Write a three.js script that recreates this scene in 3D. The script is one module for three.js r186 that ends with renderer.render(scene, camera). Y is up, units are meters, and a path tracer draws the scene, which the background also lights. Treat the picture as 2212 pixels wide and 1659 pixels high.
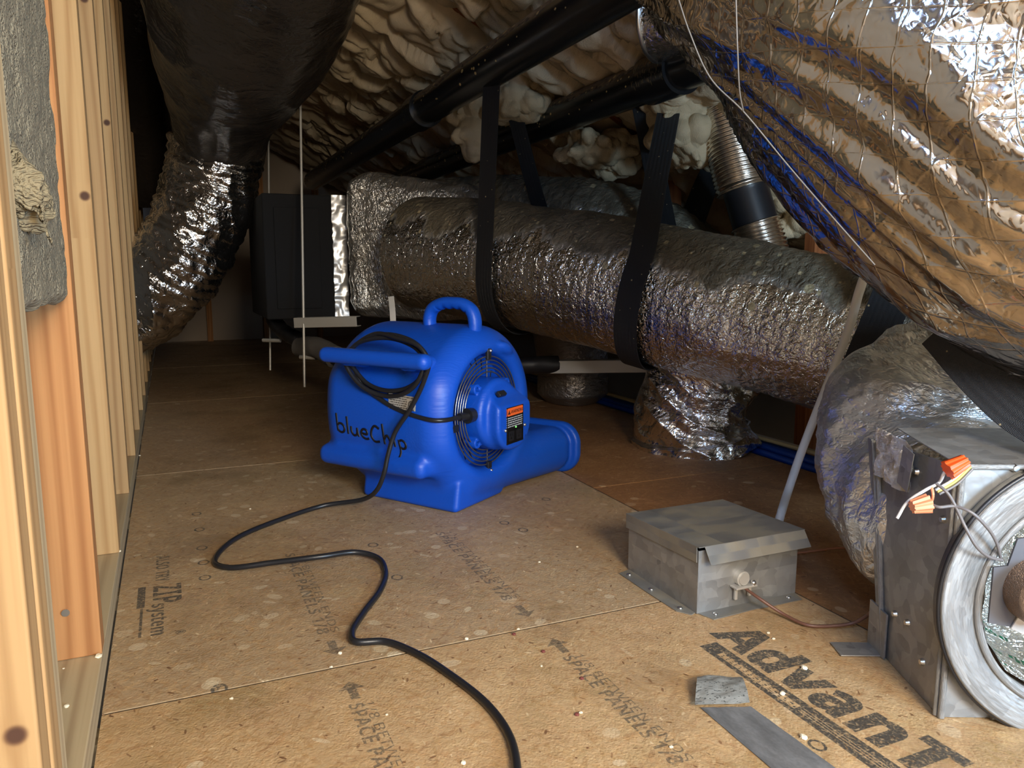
import * as THREE from 'three';
import { RoundedBoxGeometry } from 'three/addons/geometries/RoundedBoxGeometry.js';
import { mergeGeometries } from 'three/addons/utils/BufferGeometryUtils.js';
import { RectAreaLightUniformsLib } from 'three/addons/lights/RectAreaLightUniformsLib.js';

// ---------------------------------------------------------------- camera, light, exposure
const scene = new THREE.Scene();
const camera = new THREE.PerspectiveCamera(52.556, 4 / 3, 0.02, 60);
camera.rotation.order = 'YXZ';
camera.position.set(0, 0.55, 0);
camera.rotation.set(-0.1486, -0.41330, 0);
const renderer = new THREE.WebGLRenderer({ antialias: true });
renderer.toneMapping = THREE.LinearToneMapping;
renderer.toneMappingExposure = 0.61;
renderer.shadowMap.enabled = true;
RectAreaLightUniformsLib.init();
scene.background = new THREE.Color().setRGB(0.75, 1.0, 1.5);          // daylight sky outside the window behind the viewer
const LAMP = { pos: [0.30, 1.02, 0.95], aim: [0.72, 0.30, -1.9], w: 0.56, h: 0.40, color: [1.0, 0.87, 0.69], power: 112 };
const ADDED_WIN = { z0: 0.06, z1: 0.62, y0: 1.08, y1: 1.64, x: -0.2, color: [0.20, 0.46, 1.0], power: 40 };  // unseen window, added for blue reflections on the large foil duct
const GABLE = { x0: 0.80, x1: 1.40, y0: 0.28, y1: 0.92, z: 1.30, color: [0.48, 0.72, 1.0], power: 105 };

// ---------------------------------------------------------------- helpers
const V = (x, y, z) => new THREE.Vector3(x, y, z), VA = (a) => new THREE.Vector3(...a);
const clamp = (x, a = 0, b = 1) => Math.min(b, Math.max(a, x)), mix = (a, b, t) => a + (b - a) * t;
const sstep = (a, b, x) => { const t = clamp((x - a) / (b - a)); return t * t * (3 - 2 * t); };
const RGB = (r, g, b) => new THREE.Color().setRGB(r, g, b);
function rng(seed) { let s = seed | 0; return () => { s = (s + 0x6d2b79f5) | 0; let t = Math.imul(s ^ (s >>> 15), 1 | s); t = (t + Math.imul(t ^ (t >>> 7), 61 | t)) ^ t; return ((t ^ (t >>> 14)) >>> 0) / 4294967296; }; }
function h3(x, y, z) { let n = Math.imul(x, 374761393) + Math.imul(y, 668265263) + Math.imul(z, 1274126177) | 0; n = Math.imul(n ^ (n >>> 13), 1274126177); n ^= n >>> 16; return (n >>> 0) / 4294967296; }
function noise3(x, y, z) {
  const xi = Math.floor(x), yi = Math.floor(y), zi = Math.floor(z), fx = x - xi, fy = y - yi, fz = z - zi;
  const u = fx * fx * (3 - 2 * fx), v = fy * fy * (3 - 2 * fy), w = fz * fz * (3 - 2 * fz);
  const l = (k) => mix(mix(h3(xi, yi, k), h3(xi + 1, yi, k), u), mix(h3(xi, yi + 1, k), h3(xi + 1, yi + 1, k), u), v);
  return mix(l(zi), l(zi + 1), w);
}
const fbm = (x, y, z, o = 3) => { let s = 0, a = 0.5, t = 0; for (let i = 0; i < o; i++) { s += a * noise3(x, y, z); t += a; a /= 2; x = x * 2.03 + 7.1; y = y * 2.03 + 3.7; z = z * 2.03 + 1.9; } return s / t; };
const ridge = (x, y, z) => 1 - Math.abs(2 * noise3(x, y, z) - 1);
function worley(x, y, z) {                                            // distance to the nearest seed and the seed's own random number
  const xi = Math.floor(x), yi = Math.floor(y), zi = Math.floor(z); let d1 = 9, d2 = 9, id = 0;
  for (let k = -1; k < 2; k++) for (let j = -1; j < 2; j++) for (let i = -1; i < 2; i++) {
    const a = xi + i, b = yi + j, c = zi + k, dx = a + h3(a, b, c) - x, dy = b + h3(b, c + 9, a) - y, dz = c + h3(c + 5, a, b + 3) - z, d = dx * dx + dy * dy + dz * dz;
    if (d < d1) { d2 = d1; d1 = d; id = h3(a + 17, b, c); } else if (d < d2) d2 = d;
  }
  return [Math.sqrt(d1), Math.sqrt(d2), id];
}
function worley2(x, y) {
  const xi = Math.floor(x), yi = Math.floor(y); let d1 = 9, d2 = 9, id = 0;
  for (let j = -1; j < 2; j++) for (let i = -1; i < 2; i++) {
    const a = xi + i, b = yi + j, dx = a + h3(a, b, 5) - x, dy = b + h3(b, a, 77) - y, d = dx * dx + dy * dy;
    if (d < d1) { d2 = d1; d1 = d; id = h3(a + 17, b, 3); } else if (d < d2) d2 = d;
  }
  return [Math.sqrt(d1), Math.sqrt(d2), id];
}
const used = new Map();
function numbered(name) { const n = used.get(name) ?? 0; used.set(name, n + 1); return n ? `${name}_${String(n).padStart(3, '0')}` : name; }
function mesh(name, geo, m, parent) { const o = new THREE.Mesh(geo, m); o.name = parent === scene ? numbered(name) : name; o.castShadow = o.receiveShadow = true; parent.add(o); return o; }
function thing(name, label, category, pos = [0, 0, 0], turn = 0, group) {
  const g = new THREE.Group(); g.name = numbered(name); g.position.set(...pos); g.rotation.y = turn; g.userData = { label, category };
  if (group) g.userData.group = group;
  scene.add(g); return g;
}
function one(name, geo, m, label, category, group) { const o = mesh(name, geo, m, scene); o.userData = { label, category }; if (group) o.userData.group = group; return o; }
function struct(name, label) { const g = new THREE.Group(); g.name = name; g.userData = { kind: 'structure', label }; scene.add(g); return g; }
function boxUV(g, len = 1) {                                          // uv in metres, u across and v along the axis len
  const p = g.attributes.position, n = g.attributes.normal, uv = new Float32Array(p.count * 2), oth = [0, 1, 2].filter((k) => k !== len);
  for (let i = 0; i < p.count; i++) {
    const P = [p.getX(i), p.getY(i), p.getZ(i)], N = [Math.abs(n.getX(i)), Math.abs(n.getY(i)), Math.abs(n.getZ(i))];
    const k = N[len] > Math.max(N[oth[0]], N[oth[1]]) ? -1 : N[oth[0]] > N[oth[1]] ? oth[1] : oth[0];
    if (k < 0) { uv[2 * i] = P[oth[0]]; uv[2 * i + 1] = P[oth[1]]; } else { uv[2 * i] = P[k] + (k === oth[0] ? 0.31 : 0); uv[2 * i + 1] = P[len]; }
  }
  g.setAttribute('uv', new THREE.BufferAttribute(uv, 2)); return g;
}
const merge = (gs) => mergeGeometries(gs.map((g) => g.index ? g.toNonIndexed() : g));
function bx(w, h, d, x = 0, y = 0, z = 0, c = 0.002, len = 1) { const g = new RoundedBoxGeometry(w, h, d, 1, Math.min(c, w / 2.1, h / 2.1, d / 2.1)); boxUV(g, len); g.translate(x, y, z); return g; }
const between = (x0, x1, y0, y1, z0, z1, c, len) => bx(x1 - x0, y1 - y0, z1 - z0, (x0 + x1) / 2, (y0 + y1) / 2, (z0 + z1) / 2, c, len);
function cyl(r0, r1, a, b, seg = 24, open = false) {                  // cylinder from point a to point b
  const A = VA(a), B = VA(b), d = B.clone().sub(A), g = new THREE.CylinderGeometry(r1, r0, d.length(), seg, 1, open);
  g.applyQuaternion(new THREE.Quaternion().setFromUnitVectors(V(0, 1, 0), d.clone().normalize())); g.translate(...A.add(B).multiplyScalar(0.5).toArray()); return g;
}
function sweep(pts, o) {                                              // tube along a curve; o.rad(s, angle, t, point) gives its radius, angle 0 looks along o.ref
  const cur = new THREE.CatmullRomCurve3(pts.map(VA), o.closed ?? false, 'centripetal'), L = cur.getLength(), n = o.n ?? 60, m = o.m ?? 24, ref = VA(o.ref ?? [0, 1, 0]);
  cur.arcLengthDivisions = 400;
  const pos = [], uv = [], idx = [], T = V(0, 0, 0), N = V(0, 0, 0), B = V(0, 0, 0), q = V(0, 0, 0);
  for (let i = 0; i <= n; i++) {
    const t = i / n, c = cur.getPointAt(t); T.copy(cur.getTangentAt(t)); N.copy(ref).addScaledVector(T, -ref.dot(T)).normalize(); B.crossVectors(T, N);
    for (let j = 0; j <= m; j++) {
      const th = j === m ? 0 : (j / m) * Math.PI * 2, ca = Math.cos(th), sa = Math.sin(th), r0 = typeof o.r === 'function' ? o.r(t) : o.r;
      q.copy(c).addScaledVector(N, ca * r0).addScaledVector(B, sa * r0);
      const r = o.rad ? r0 + o.rad(t * L, th, t, q) : r0; q.copy(c).addScaledVector(N, ca * r).addScaledVector(B, sa * r);
      pos.push(q.x, q.y, q.z); uv.push(o.unit ? t : t * L, o.unit ? j / m : (j / m) * Math.PI * 2 * r0);
    }
  }
  for (let i = 0; i < n; i++) for (let j = 0; j < m; j++) { const a = i * (m + 1) + j, b = a + m + 1; idx.push(a, a + 1, b, b, a + 1, b + 1); }
  const cap = o.cap === false ? [] : o.closed ? [] : [0, n];
  const g = new THREE.BufferGeometry(); g.setAttribute('position', new THREE.Float32BufferAttribute(pos, 3)); g.setAttribute('uv', new THREE.Float32BufferAttribute(uv, 2)); g.setIndex(idx); g.computeVertexNormals();
  const nn = g.attributes.normal;
  for (let i = 0; i <= n; i++) { const a = i * (m + 1), b = a + m; q.set(nn.getX(a) + nn.getX(b), nn.getY(a) + nn.getY(b), nn.getZ(a) + nn.getZ(b)).normalize(); nn.setXYZ(a, q.x, q.y, q.z); nn.setXYZ(b, q.x, q.y, q.z); }
  if (!cap.length) return g;
  const parts = [g];
  for (const k of cap) {
    const c = cur.getPointAt(k / n), t = cur.getTangentAt(k / n).multiplyScalar(k ? 1 : -1), cp = [c.x, c.y, c.z], cn = [t.x, t.y, t.z], cu = [0.5, 0.5], ci = [];
    for (let j = 0; j <= m; j++) { const a = (k * (m + 1) + j) * 3; cp.push(pos[a], pos[a + 1], pos[a + 2]); cn.push(t.x, t.y, t.z); cu.push(0.5, 0.5); }
    for (let j = 1; j <= m; j++) k ? ci.push(0, j, j + 1) : ci.push(0, j + 1, j);
    const e = new THREE.BufferGeometry(); e.setAttribute('position', new THREE.Float32BufferAttribute(cp, 3)); e.setAttribute('normal', new THREE.Float32BufferAttribute(cn, 3)); e.setAttribute('uv', new THREE.Float32BufferAttribute(cu, 2)); e.setIndex(ci); parts.push(e);
  }
  return mergeGeometries(parts);
}
const wire = (pts, r, n = 80, m = 8) => sweep(pts, { r, n, m, ref: [0.13, 0.97, 0.21] });
function ribbon(pts, side, w, th, n = 60) {                           // flat strap along a curve: side gives the direction of its width
  const cur = new THREE.CatmullRomCurve3(pts.map(VA), false, 'centripetal'), S = VA(side).normalize(), pos = [], uv = [], idx = [], L = cur.getLength();
  for (let i = 0; i <= n; i++) {
    const c = cur.getPointAt(i / n), T = cur.getTangentAt(i / n), s = S.clone().addScaledVector(T, -S.dot(T)).normalize(), nn = T.clone().cross(s);
    [[-1, -1], [1, -1], [1, 1], [-1, 1]].forEach(([a, b]) => { const q = c.clone().addScaledVector(s, a * w / 2).addScaledVector(nn, b * th / 2); pos.push(q.x, q.y, q.z); uv.push(a * w / 2 + b * 0.2, i / n * L); });
  }
  for (let i = 0; i < n; i++) for (let j = 0; j < 4; j++) { const a = i * 4 + j, b = i * 4 + (j + 1) % 4; idx.push(a, a + 4, b, b, a + 4, b + 4); }
  const g = new THREE.BufferGeometry(); g.setAttribute('position', new THREE.Float32BufferAttribute(pos, 3)); g.setAttribute('uv', new THREE.Float32BufferAttribute(uv, 2)); g.setIndex(idx);
  const f = g.toNonIndexed(); f.computeVertexNormals(); return f;
}
function nets(f, lo, hi, c) {                                         // surface nets over a signed distance field
  const [nx, ny, nz] = [0, 1, 2].map((k) => Math.ceil((hi[k] - lo[k]) / c) + 1), D = new Float32Array(nx * ny * nz), at = (i, j, k) => i + nx * (j + ny * k);
  for (let k = 0; k < nz; k++) for (let j = 0; j < ny; j++) for (let i = 0; i < nx; i++) D[at(i, j, k)] = f(lo[0] + i * c, lo[1] + j * c, lo[2] + k * c);
  const id = new Int32Array(nx * ny * nz).fill(-1), pos = [], nor = [], idx = [], e = c * 0.4;
  for (let k = 0; k < nz - 1; k++) for (let j = 0; j < ny - 1; j++) for (let i = 0; i < nx - 1; i++) {
    let s = 0, x = 0, y = 0, z = 0, cnt = 0; const d = [];
    for (let q = 0; q < 8; q++) { const v = D[at(i + (q & 1), j + ((q >> 1) & 1), k + (q >> 2))]; d.push(v); if (v < 0) s++; }
    if (s === 0 || s === 8) continue;
    for (const [a, b] of EDG) if ((d[a] < 0) !== (d[b] < 0)) { const t = d[a] / (d[a] - d[b]); x += mix(a & 1, b & 1, t); y += mix((a >> 1) & 1, (b >> 1) & 1, t); z += mix(a >> 2, b >> 2, t); cnt++; }
    const X = lo[0] + (i + x / cnt) * c, Y = lo[1] + (j + y / cnt) * c, Z = lo[2] + (k + z / cnt) * c;
    id[at(i, j, k)] = pos.length / 3; pos.push(X, Y, Z);
    const gx = f(X + e, Y, Z) - f(X - e, Y, Z), gy = f(X, Y + e, Z) - f(X, Y - e, Z), gz = f(X, Y, Z + e) - f(X, Y, Z - e), l = Math.hypot(gx, gy, gz) || 1; nor.push(gx / l, gy / l, gz / l);
  }
  const quad = (a, b, d, e2, flip) => { if (a < 0 || b < 0 || d < 0 || e2 < 0) return; flip ? idx.push(a, d, b, b, d, e2) : idx.push(a, b, d, b, e2, d); };
  for (let k = 1; k < nz - 1; k++) for (let j = 1; j < ny - 1; j++) for (let i = 1; i < nx - 1; i++) {
    const v = D[at(i, j, k)] < 0;
    if (v !== D[at(i + 1, j, k)] < 0) quad(id[at(i, j - 1, k - 1)], id[at(i, j, k - 1)], id[at(i, j - 1, k)], id[at(i, j, k)], !v);
    if (v !== D[at(i, j + 1, k)] < 0) quad(id[at(i - 1, j, k - 1)], id[at(i - 1, j, k)], id[at(i, j, k - 1)], id[at(i, j, k)], !v);
    if (v !== D[at(i, j, k + 1)] < 0) quad(id[at(i - 1, j - 1, k)], id[at(i, j - 1, k)], id[at(i - 1, j, k)], id[at(i, j, k)], !v);
  }
  const g = new THREE.BufferGeometry(); g.setAttribute('position', new THREE.Float32BufferAttribute(pos, 3)); g.setAttribute('normal', new THREE.Float32BufferAttribute(nor, 3));
  const uv = new Float32Array(pos.length / 3 * 2); for (let i = 0; i < uv.length / 2; i++) { uv[2 * i] = pos[3 * i] + pos[3 * i + 2]; uv[2 * i + 1] = pos[3 * i + 1]; }
  g.setAttribute('uv', new THREE.BufferAttribute(uv, 2)); g.setIndex(idx); return g;
}
const EDG = [[0, 1], [2, 3], [4, 5], [6, 7], [0, 2], [1, 3], [4, 6], [5, 7], [0, 4], [1, 5], [2, 6], [3, 7]];
const smin = (a, b, k) => { const h = clamp(0.5 + 0.5 * (b - a) / k); return mix(b, a, h) - k * h * (1 - h); }, smax = (a, b, k) => -smin(-a, -b, k);
const sbox = (x, y, z, x0, x1, y0, y1, z0, z1, r) => { const qx = Math.abs(x - (x0 + x1) / 2) - (x1 - x0) / 2 + r, qy = Math.abs(y - (y0 + y1) / 2) - (y1 - y0) / 2 + r, qz = Math.abs(z - (z0 + z1) / 2) - (z1 - z0) / 2 + r; return Math.hypot(Math.max(qx, 0), Math.max(qy, 0), Math.max(qz, 0)) + Math.min(Math.max(qx, qy, qz), 0) - r; };

// ---------------------------------------------------------------- textures
function cv(w, h) { const c = document.createElement('canvas'); c.width = w; c.height = h; return [c, c.getContext('2d')]; }
function ctex(c, srgb = true) { const t = new THREE.CanvasTexture(c); if (srgb) t.colorSpace = THREE.SRGBColorSpace; t.wrapS = t.wrapT = THREE.RepeatWrapping; t.magFilter = THREE.LinearFilter; return t; }
function dtex(w, h, fn, srgb) { const d = new Uint8Array(w * h * 4); for (let j = 0; j < h; j++) for (let i = 0; i < w; i++) { const v = fn(i / w, j / h), k = 4 * (j * w + i); d[k] = clamp(v[0]) * 255; d[k + 1] = clamp(v[1]) * 255; d[k + 2] = clamp(v[2]) * 255; d[k + 3] = 255; } const t = new THREE.DataTexture(d, w, h); t.wrapS = t.wrapT = THREE.RepeatWrapping; t.magFilter = THREE.LinearFilter; t.minFilter = THREE.LinearFilter; if (srgb) t.colorSpace = THREE.SRGBColorSpace; t.needsUpdate = true; return t; }
const gtex = (w, h, fn) => dtex(w, h, (u, v) => { const g = fn(u, v); return [g, g, g]; });
function scaled(t, x, y) { const c = t.clone(); c.repeat.set(x, y); c.needsUpdate = true; return c; }
// periodic noise for tiling maps: blend two shifted copies
const tile = (fn) => (u, v) => { const a = sstep(0, 0.25, u), b = sstep(0, 0.25, v); return mix(mix(fn(u + 1, v + 1), fn(u, v + 1), a), mix(fn(u + 1, v), fn(u, v), a), b); };
const crumpleH = (u, v, sx, sy, k) => { let s = 0, a = 1, t = 0, x = u * sx, y = v * sy; for (let i = 0; i < 4; i++) { const wx = noise3(x * 0.7, y * 0.7, k + 20) * 1.3, n = Math.abs(2 * noise3(x + wx, y - wx, k + i * 7) - 1); s += a * n; t += a; a *= 0.55; x = x * 1.93 + 4.1; y = y * 1.93 + 1.7; } return s / t; };
const crumpleTex = gtex(640, 640, tile((u, v) => crumpleH(u, v, 15, 11, 3)));
const scrimTex = gtex(768, 768, tile((u, v) => { const w = 0.03 * (fbm(u * 9, v * 9, 2) - 0.5), a = u + w, b = v - w; const ln = (q) => { const f = Math.abs(q - Math.round(q)); return Math.exp(-f * f * 2600); }; return 0.88 * crumpleH(u, v, 10, 10, 9) + 0.12 * Math.max(ln((a + b) * 9), ln((a - b) * 9), 0.7 * ln(a * 5.02)); }));
const grainTex = gtex(512, 512, tile((u, v) => fbm(u * 90, v * 90, 1, 3)));
const weaveTex = gtex(64, 64, (u, v) => 0.5 + 0.25 * Math.sin(u * Math.PI * 16) * 0.6 + 0.5 * Math.abs(Math.sin(v * Math.PI * 8 + 2 * Math.sin(u * Math.PI * 2))) - 0.2);
function woodTex(seed, base, dark, knots, flat = 1) {                 // 0.2 m across, 1.8 m long
  const W = 256, H = 1536, R = rng(seed), ks = Array.from({ length: knots }, () => [R() * 0.2, R() * 1.8, 0.004 + R() * 0.005]);
  return dtex(W, H, (u, v) => {
    const x = u * 0.2, y = v * 1.8; let wx = 0, kd = 9;
    for (const [kx, ky, kr] of ks) { const dx = x - kx, dy = (y - ky) * 0.5, d = Math.hypot(dx, dy) / kr; kd = Math.min(kd, Math.hypot(dx, (y - ky)) / kr); wx += dx / (1 + d * d) * 1.2; }
    const cath = 0.03 * Math.cos(y * 2.1 + seed) * flat, g = (x - wx + cath * Math.pow(Math.abs(x - 0.1) * 10, 2) + 0.02 * fbm(x * 8, y * 1.5, seed, 2)) * 1000;
    let s = 0.5 + 0.5 * Math.sin(g * 0.3 + 3 * fbm(x * 20, y * 2, seed + 3, 2)); s = Math.pow(s, 2.2) * 0.75 + 0.5 * (fbm(x * 400, y * 6, seed, 2) - 0.45) + 0.35 * (fbm(x * 12, y * 2.4, seed + 9, 3) - 0.5);
    let c = base.map((b, i) => mix(b, dark[i], clamp(s)));
    if (kd < 1.6) { const kk = 1 - sstep(0.7, 1.6, kd); c = c.map((b, i) => mix(b, [0.23, 0.12, 0.07][i], kk * 0.85)); }
    return c;
  }, true);
}
const woodT = [woodTex(3, [0.73, 0.59, 0.40], [0.63, 0.475, 0.295], 3, 0.4), woodTex(8, [0.70, 0.56, 0.38], [0.59, 0.445, 0.28], 5, 0.3), woodTex(21, [0.72, 0.51, 0.31], [0.60, 0.39, 0.21], 2, 1.6), woodTex(33, [0.74, 0.66, 0.52], [0.64, 0.55, 0.42], 1, 0.3)].map((t) => scaled(t, 5, 1 / 1.8));
const woodM = woodT.map((t) => new THREE.MeshStandardMaterial({ map: t, roughness: 0.75 }));
const rafterM = new THREE.MeshStandardMaterial({ map: woodT[2], color: RGB(0.72, 0.5, 0.36), roughness: 0.8 });

const FOIL = RGB(0.83, 0.80, 0.76);
const foil = (rough, bump, rep, tex = crumpleTex) => new THREE.MeshStandardMaterial({ color: FOIL, metalness: 1, roughness: rough, bumpMap: scaled(tex, rep, rep), bumpScale: bump });
const foilM = foil(0.2, 0.006, 3.2), foilFineM = foil(0.26, 0.0045, 5), scrimM = new THREE.MeshStandardMaterial({ color: RGB(0.46, 0.41, 0.355), metalness: 1, roughness: 0.13, bumpMap: scaled(scrimTex, 2.3, 2.3), bumpScale: 0.0042 }), tapeM = foil(0.2, 0.002, 14);
const plastic = (c, rough, extra = {}) => new THREE.MeshPhysicalMaterial({ color: c, roughness: rough, ...extra });
const blueM = plastic(RGB(0.004, 0.075, 0.50), 0.42, { bumpMap: scaled(grainTex, 3, 3), bumpScale: 0.0004, specularIntensity: 0.9 });
const blackM = plastic(RGB(0.012, 0.012, 0.014), 0.42), rubberM = plastic(RGB(0.014, 0.014, 0.016), 0.34), darkM = plastic(RGB(0.008, 0.008, 0.009), 0.8);
const whiteM = plastic(RGB(0.72, 0.68, 0.58), 0.5), screwM = new THREE.MeshStandardMaterial({ color: RGB(0.75, 0.75, 0.74), metalness: 1, roughness: 0.28 });
const speckC = (() => { const W = 512, d = new Float32Array(W * W), R = rng(15); for (let i = 0; i < 70; i++) { const x = R() * W, y = R() * W, r = 1 + 5 * R() * R() * R(); for (let b = -6; b <= 6; b++) for (let a = -6; a <= 6; a++) if (a * a + b * b < r * r) d[(Math.floor(y + b + W) % W) * W + Math.floor(x + a + W) % W] = 1; } return dtex(W, W, (u, v) => d[Math.floor(v * W) * W + Math.floor(u * W)] ? [0.75, 0.66, 0.48] : [0.125, 0.125, 0.13], true); })();
const strapM = new THREE.MeshStandardMaterial({ map: scaled(speckC, 2.2, 2.2), roughness: 0.62, bumpMap: scaled(weaveTex, 90, 90), bumpScale: 0.0012 });
const galvC = dtex(512, 512, (u, v) => { const w = worley2(u * 26 + 2 * fbm(u * 20, v * 20, 1, 2), v * 26), s = 0.60 + 0.10 * (w[2] - 0.5) + 0.16 * (fbm(u * 7, v * 7, 4, 3) - 0.5); return [s, s * 1.0, s * 0.985]; }, true);
const galvR = gtex(512, 512, (u, v) => 0.30 + 0.22 * fbm(u * 9, v * 9, 6, 3) + 0.10 * worley2(u * 26, v * 26)[2]);
const galvM = new THREE.MeshStandardMaterial({ map: scaled(galvC, 2.2, 2.2), roughnessMap: scaled(galvR, 2.2, 2.2), roughness: 1, metalness: 0.55, bumpMap: scaled(grainTex, 1, 1), bumpScale: 0.0006 });
const strutM = new THREE.MeshStandardMaterial({ color: RGB(0.62, 0.60, 0.55), metalness: 0.6, roughness: 0.5 });
const shadedSheetM = new THREE.MeshStandardMaterial({ color: RGB(0.004, 0.004, 0.005), metalness: 0.0, roughness: 0.9 });  // near black: shade on the air handler is put into its base colour

// ---------------------------------------------------------------- light fittings and the shell of the attic
{
  const g = thing('work_light', 'flat LED work light hung from the roof on a bracket', 'lamp', LAMP.pos); g.lookAt(VA(LAMP.aim));
  mesh('housing', bx(LAMP.w + 0.04, LAMP.h + 0.04, 0.04, 0, 0, -0.024, 0.01), darkM, g);
  mesh('diffuser', bx(LAMP.w, LAMP.h, 0.006, 0, 0, 0, 0.002), new THREE.MeshStandardMaterial({ color: RGB(0.8, 0.8, 0.8), emissive: RGB(...LAMP.color), emissiveIntensity: 3, roughness: 0.6 }), g);
  mesh('bracket', bx(0.03, 0.12, 0.012, 0, 0.22, -0.02, 0.002), galvM, g);
  const l = new THREE.RectAreaLight(RGB(...LAMP.color), LAMP.power, LAMP.w, LAMP.h); l.position.set(0, 0, 0.006); l.lookAt(V(0, 0, 1).applyQuaternion(g.quaternion).add(g.position)); l.rotation.set(0, Math.PI, 0); g.add(l);
}
const roofY = (x) => 1.85 - 0.5 * x;
{ // floor of tongue-and-groove subfloor panels
  const PR = rng(5);
  function board(W, H, w, h, base, seed, print, wear) {               // canvas of strand board, W x H pixels for w x h metres
    const [c, x] = cv(W, H), R = rng(seed), k = W / w; x.fillStyle = `rgb(${base})`; x.fillRect(0, 0, W, H);
    for (let i = 0; i < 26000 * w * h; i++) {
      const L = (0.006 + R() * R() * 0.05) * k, th = (0.0012 + R() * 0.006) * k, t = R(), a = 0.05 + R() * 0.14;
      x.save(); x.translate(R() * W, R() * H); x.rotate((R() - 0.5) * 2.6 + (R() < 0.3 ? 1.57 : 0)); x.globalAlpha = a;
      x.fillStyle = t < 0.3 ? '#8a5f33' : t < 0.55 ? '#e6c393' : t < 0.8 ? '#c39763' : t < 0.93 ? '#a97b48' : '#6d4425'; x.beginPath(); x.ellipse(0, 0, L / 2, th / 2, 0, 0, 7); x.fill(); x.restore();
    }
    for (let i = 0; i < 1100 * w * h; i++) { const r = R(); x.globalAlpha = 0.25 + R() * 0.4; x.fillStyle = r < 0.6 ? '#4d2c17' : '#f0d9b0'; x.beginPath(); x.ellipse(R() * W, R() * H, (0.0008 + R() * 0.005) * k, (0.0006 + R() * 0.0012) * k, R() * 3, 0, 7); x.fill(); }
    for (let i = 0; i < 60 * w * h * wear; i++) { x.globalAlpha = 0.35 + R() * 0.3; x.fillStyle = '#d8c6a6'; x.beginPath(); x.ellipse(R() * W, R() * H, (0.003 + R() * 0.013) * k, (0.003 + R() * 0.01) * k, R() * 3, 0, 7); x.fill(); }
    for (let i = 0; i < 60 * w * h; i++) { const r = (0.02 + R() * 0.09) * k; x.globalAlpha = 0.025 + 0.04 * R(); x.fillStyle = R() < 0.55 ? '#5b452c' : '#d9b98a'; for (let q = 0, X = R() * W, Y = R() * H; q < 9; q++) { x.beginPath(); x.ellipse(X + (R() - 0.5) * r * 2, Y + (R() - 0.5) * r * 2, r * (0.3 + 0.5 * R()), r * (0.2 + 0.4 * R()), R() * 3, 0, 7); x.fill(); } }
    x.globalAlpha = 1;
    if (print) { const [p, y] = cv(W, H); print(y, k, R); y.globalCompositeOperation = 'destination-out'; for (let i = 0; i < 90000 * w * h; i++) { y.globalAlpha = 0.15 + R() * 0.5; y.beginPath(); y.ellipse(R() * W, R() * H, (0.0006 + R() * 0.003) * k, (0.0004 + R() * 0.0009) * k, R() * 3, 0, 7); y.fill(); } x.globalAlpha = 0.86; x.drawImage(p, 0, 0); x.globalAlpha = 1; }
    return ctex(c);
  }
  // text that runs towards +z with its top towards +x
  const say = (y, k, s, x0, z0, em, len, font = 'bold ', bold = 0) => { y.save(); y.translate(x0 * k, z0 * k); y.rotate(Math.PI / 2); y.font = `${font}${em * k}px sans-serif`; const w = y.measureText(s).width; if (len) y.scale(len * k / w, 1); y.fillText(s, 0, 0); if (bold) { y.lineWidth = bold * k; y.strokeText(s, 0, 0); } y.restore(); };
  const ring = (y, k, x, z, r = 0.009) => { y.lineWidth = 0.0035 * k; y.beginPath(); y.ellipse(x * k, z * k, r * k, r * 1.25 * k, 0, 0, 7); y.stroke(); };
  const arrow = (y, k, x, z, d) => { y.fillRect((x - 0.006) * k, (d > 0 ? z : z) * k, 0.012 * k, 0.028 * k); y.beginPath(); const t = d > 0 ? z + 0.045 : z - 0.017, b = d > 0 ? z + 0.026 : z + 0.002; y.moveTo(x * k, t * k); y.lineTo((x - 0.018) * k, b * k); y.lineTo((x + 0.018) * k, b * k); y.fill(); };
  const INK = 'rgb(58,56,52)';
  const front = (y, k, R) => {                                        // origin x -0.11, z -1.025
    y.fillStyle = y.strokeStyle = INK; const X = (x) => x + 0.11, Z = (z) => z + 1.025;
    say(y, k, 'AdvanTech', X(0.724), Z(-0.897), 0.099, 0.552, 'bold ', 0.005);
    y.fillRect(X(0.683) * k, Z(-0.872) * k, 0.008 * k, 0.8 * k); y.fillRect(X(0.703) * k, Z(-0.872) * k, 0.011 * k, 0.8 * k); y.fillRect(X(0.690) * k, Z(-0.872) * k, 0.014 * k, 0.03 * k); y.fillRect(X(0.690) * k, Z(-0.69) * k, 0.014 * k, 0.62 * k);
    for (let i = 0; i < 46; i++) y.fillRect(X(0.692 + (i % 3) * 0.004 + R() * 0.001) * k, Z(-0.838 + Math.floor(i / 3) * 0.0095 + R() * 0.003) * k, (0.001 + 0.002 * R()) * k, (0.002 + 0.004 * R()) * k);
    y.globalCompositeOperation = 'destination-out'; for (let i = 0; i < 3; i++) y.fillRect(X(0.6925 + i * 0.0045) * k, Z(-0.685) * k, 0.0011 * k, 0.6 * k); y.globalCompositeOperation = 'source-over';
    y.globalAlpha = 0.62; for (const x of [0.19, 0.495]) { arrow(y, k, X(x), Z(-0.962), -1); say(y, k, 'SPACE PANELS 1/8', X(x - 0.012), Z(-0.925), 0.026, 0.27); say(y, k, '1/8 BETWEEN ENDS', X(x + 0.006), Z(-0.925), 0.018, 0.27, ''); } y.globalAlpha = 1;
    for (const [x, z] of [[0.19, -0.5], [0.495, -0.55], [0.03, -0.75], [0.66, -0.62]]) ring(y, k, X(x), Z(z), 0.008);
  };
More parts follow.
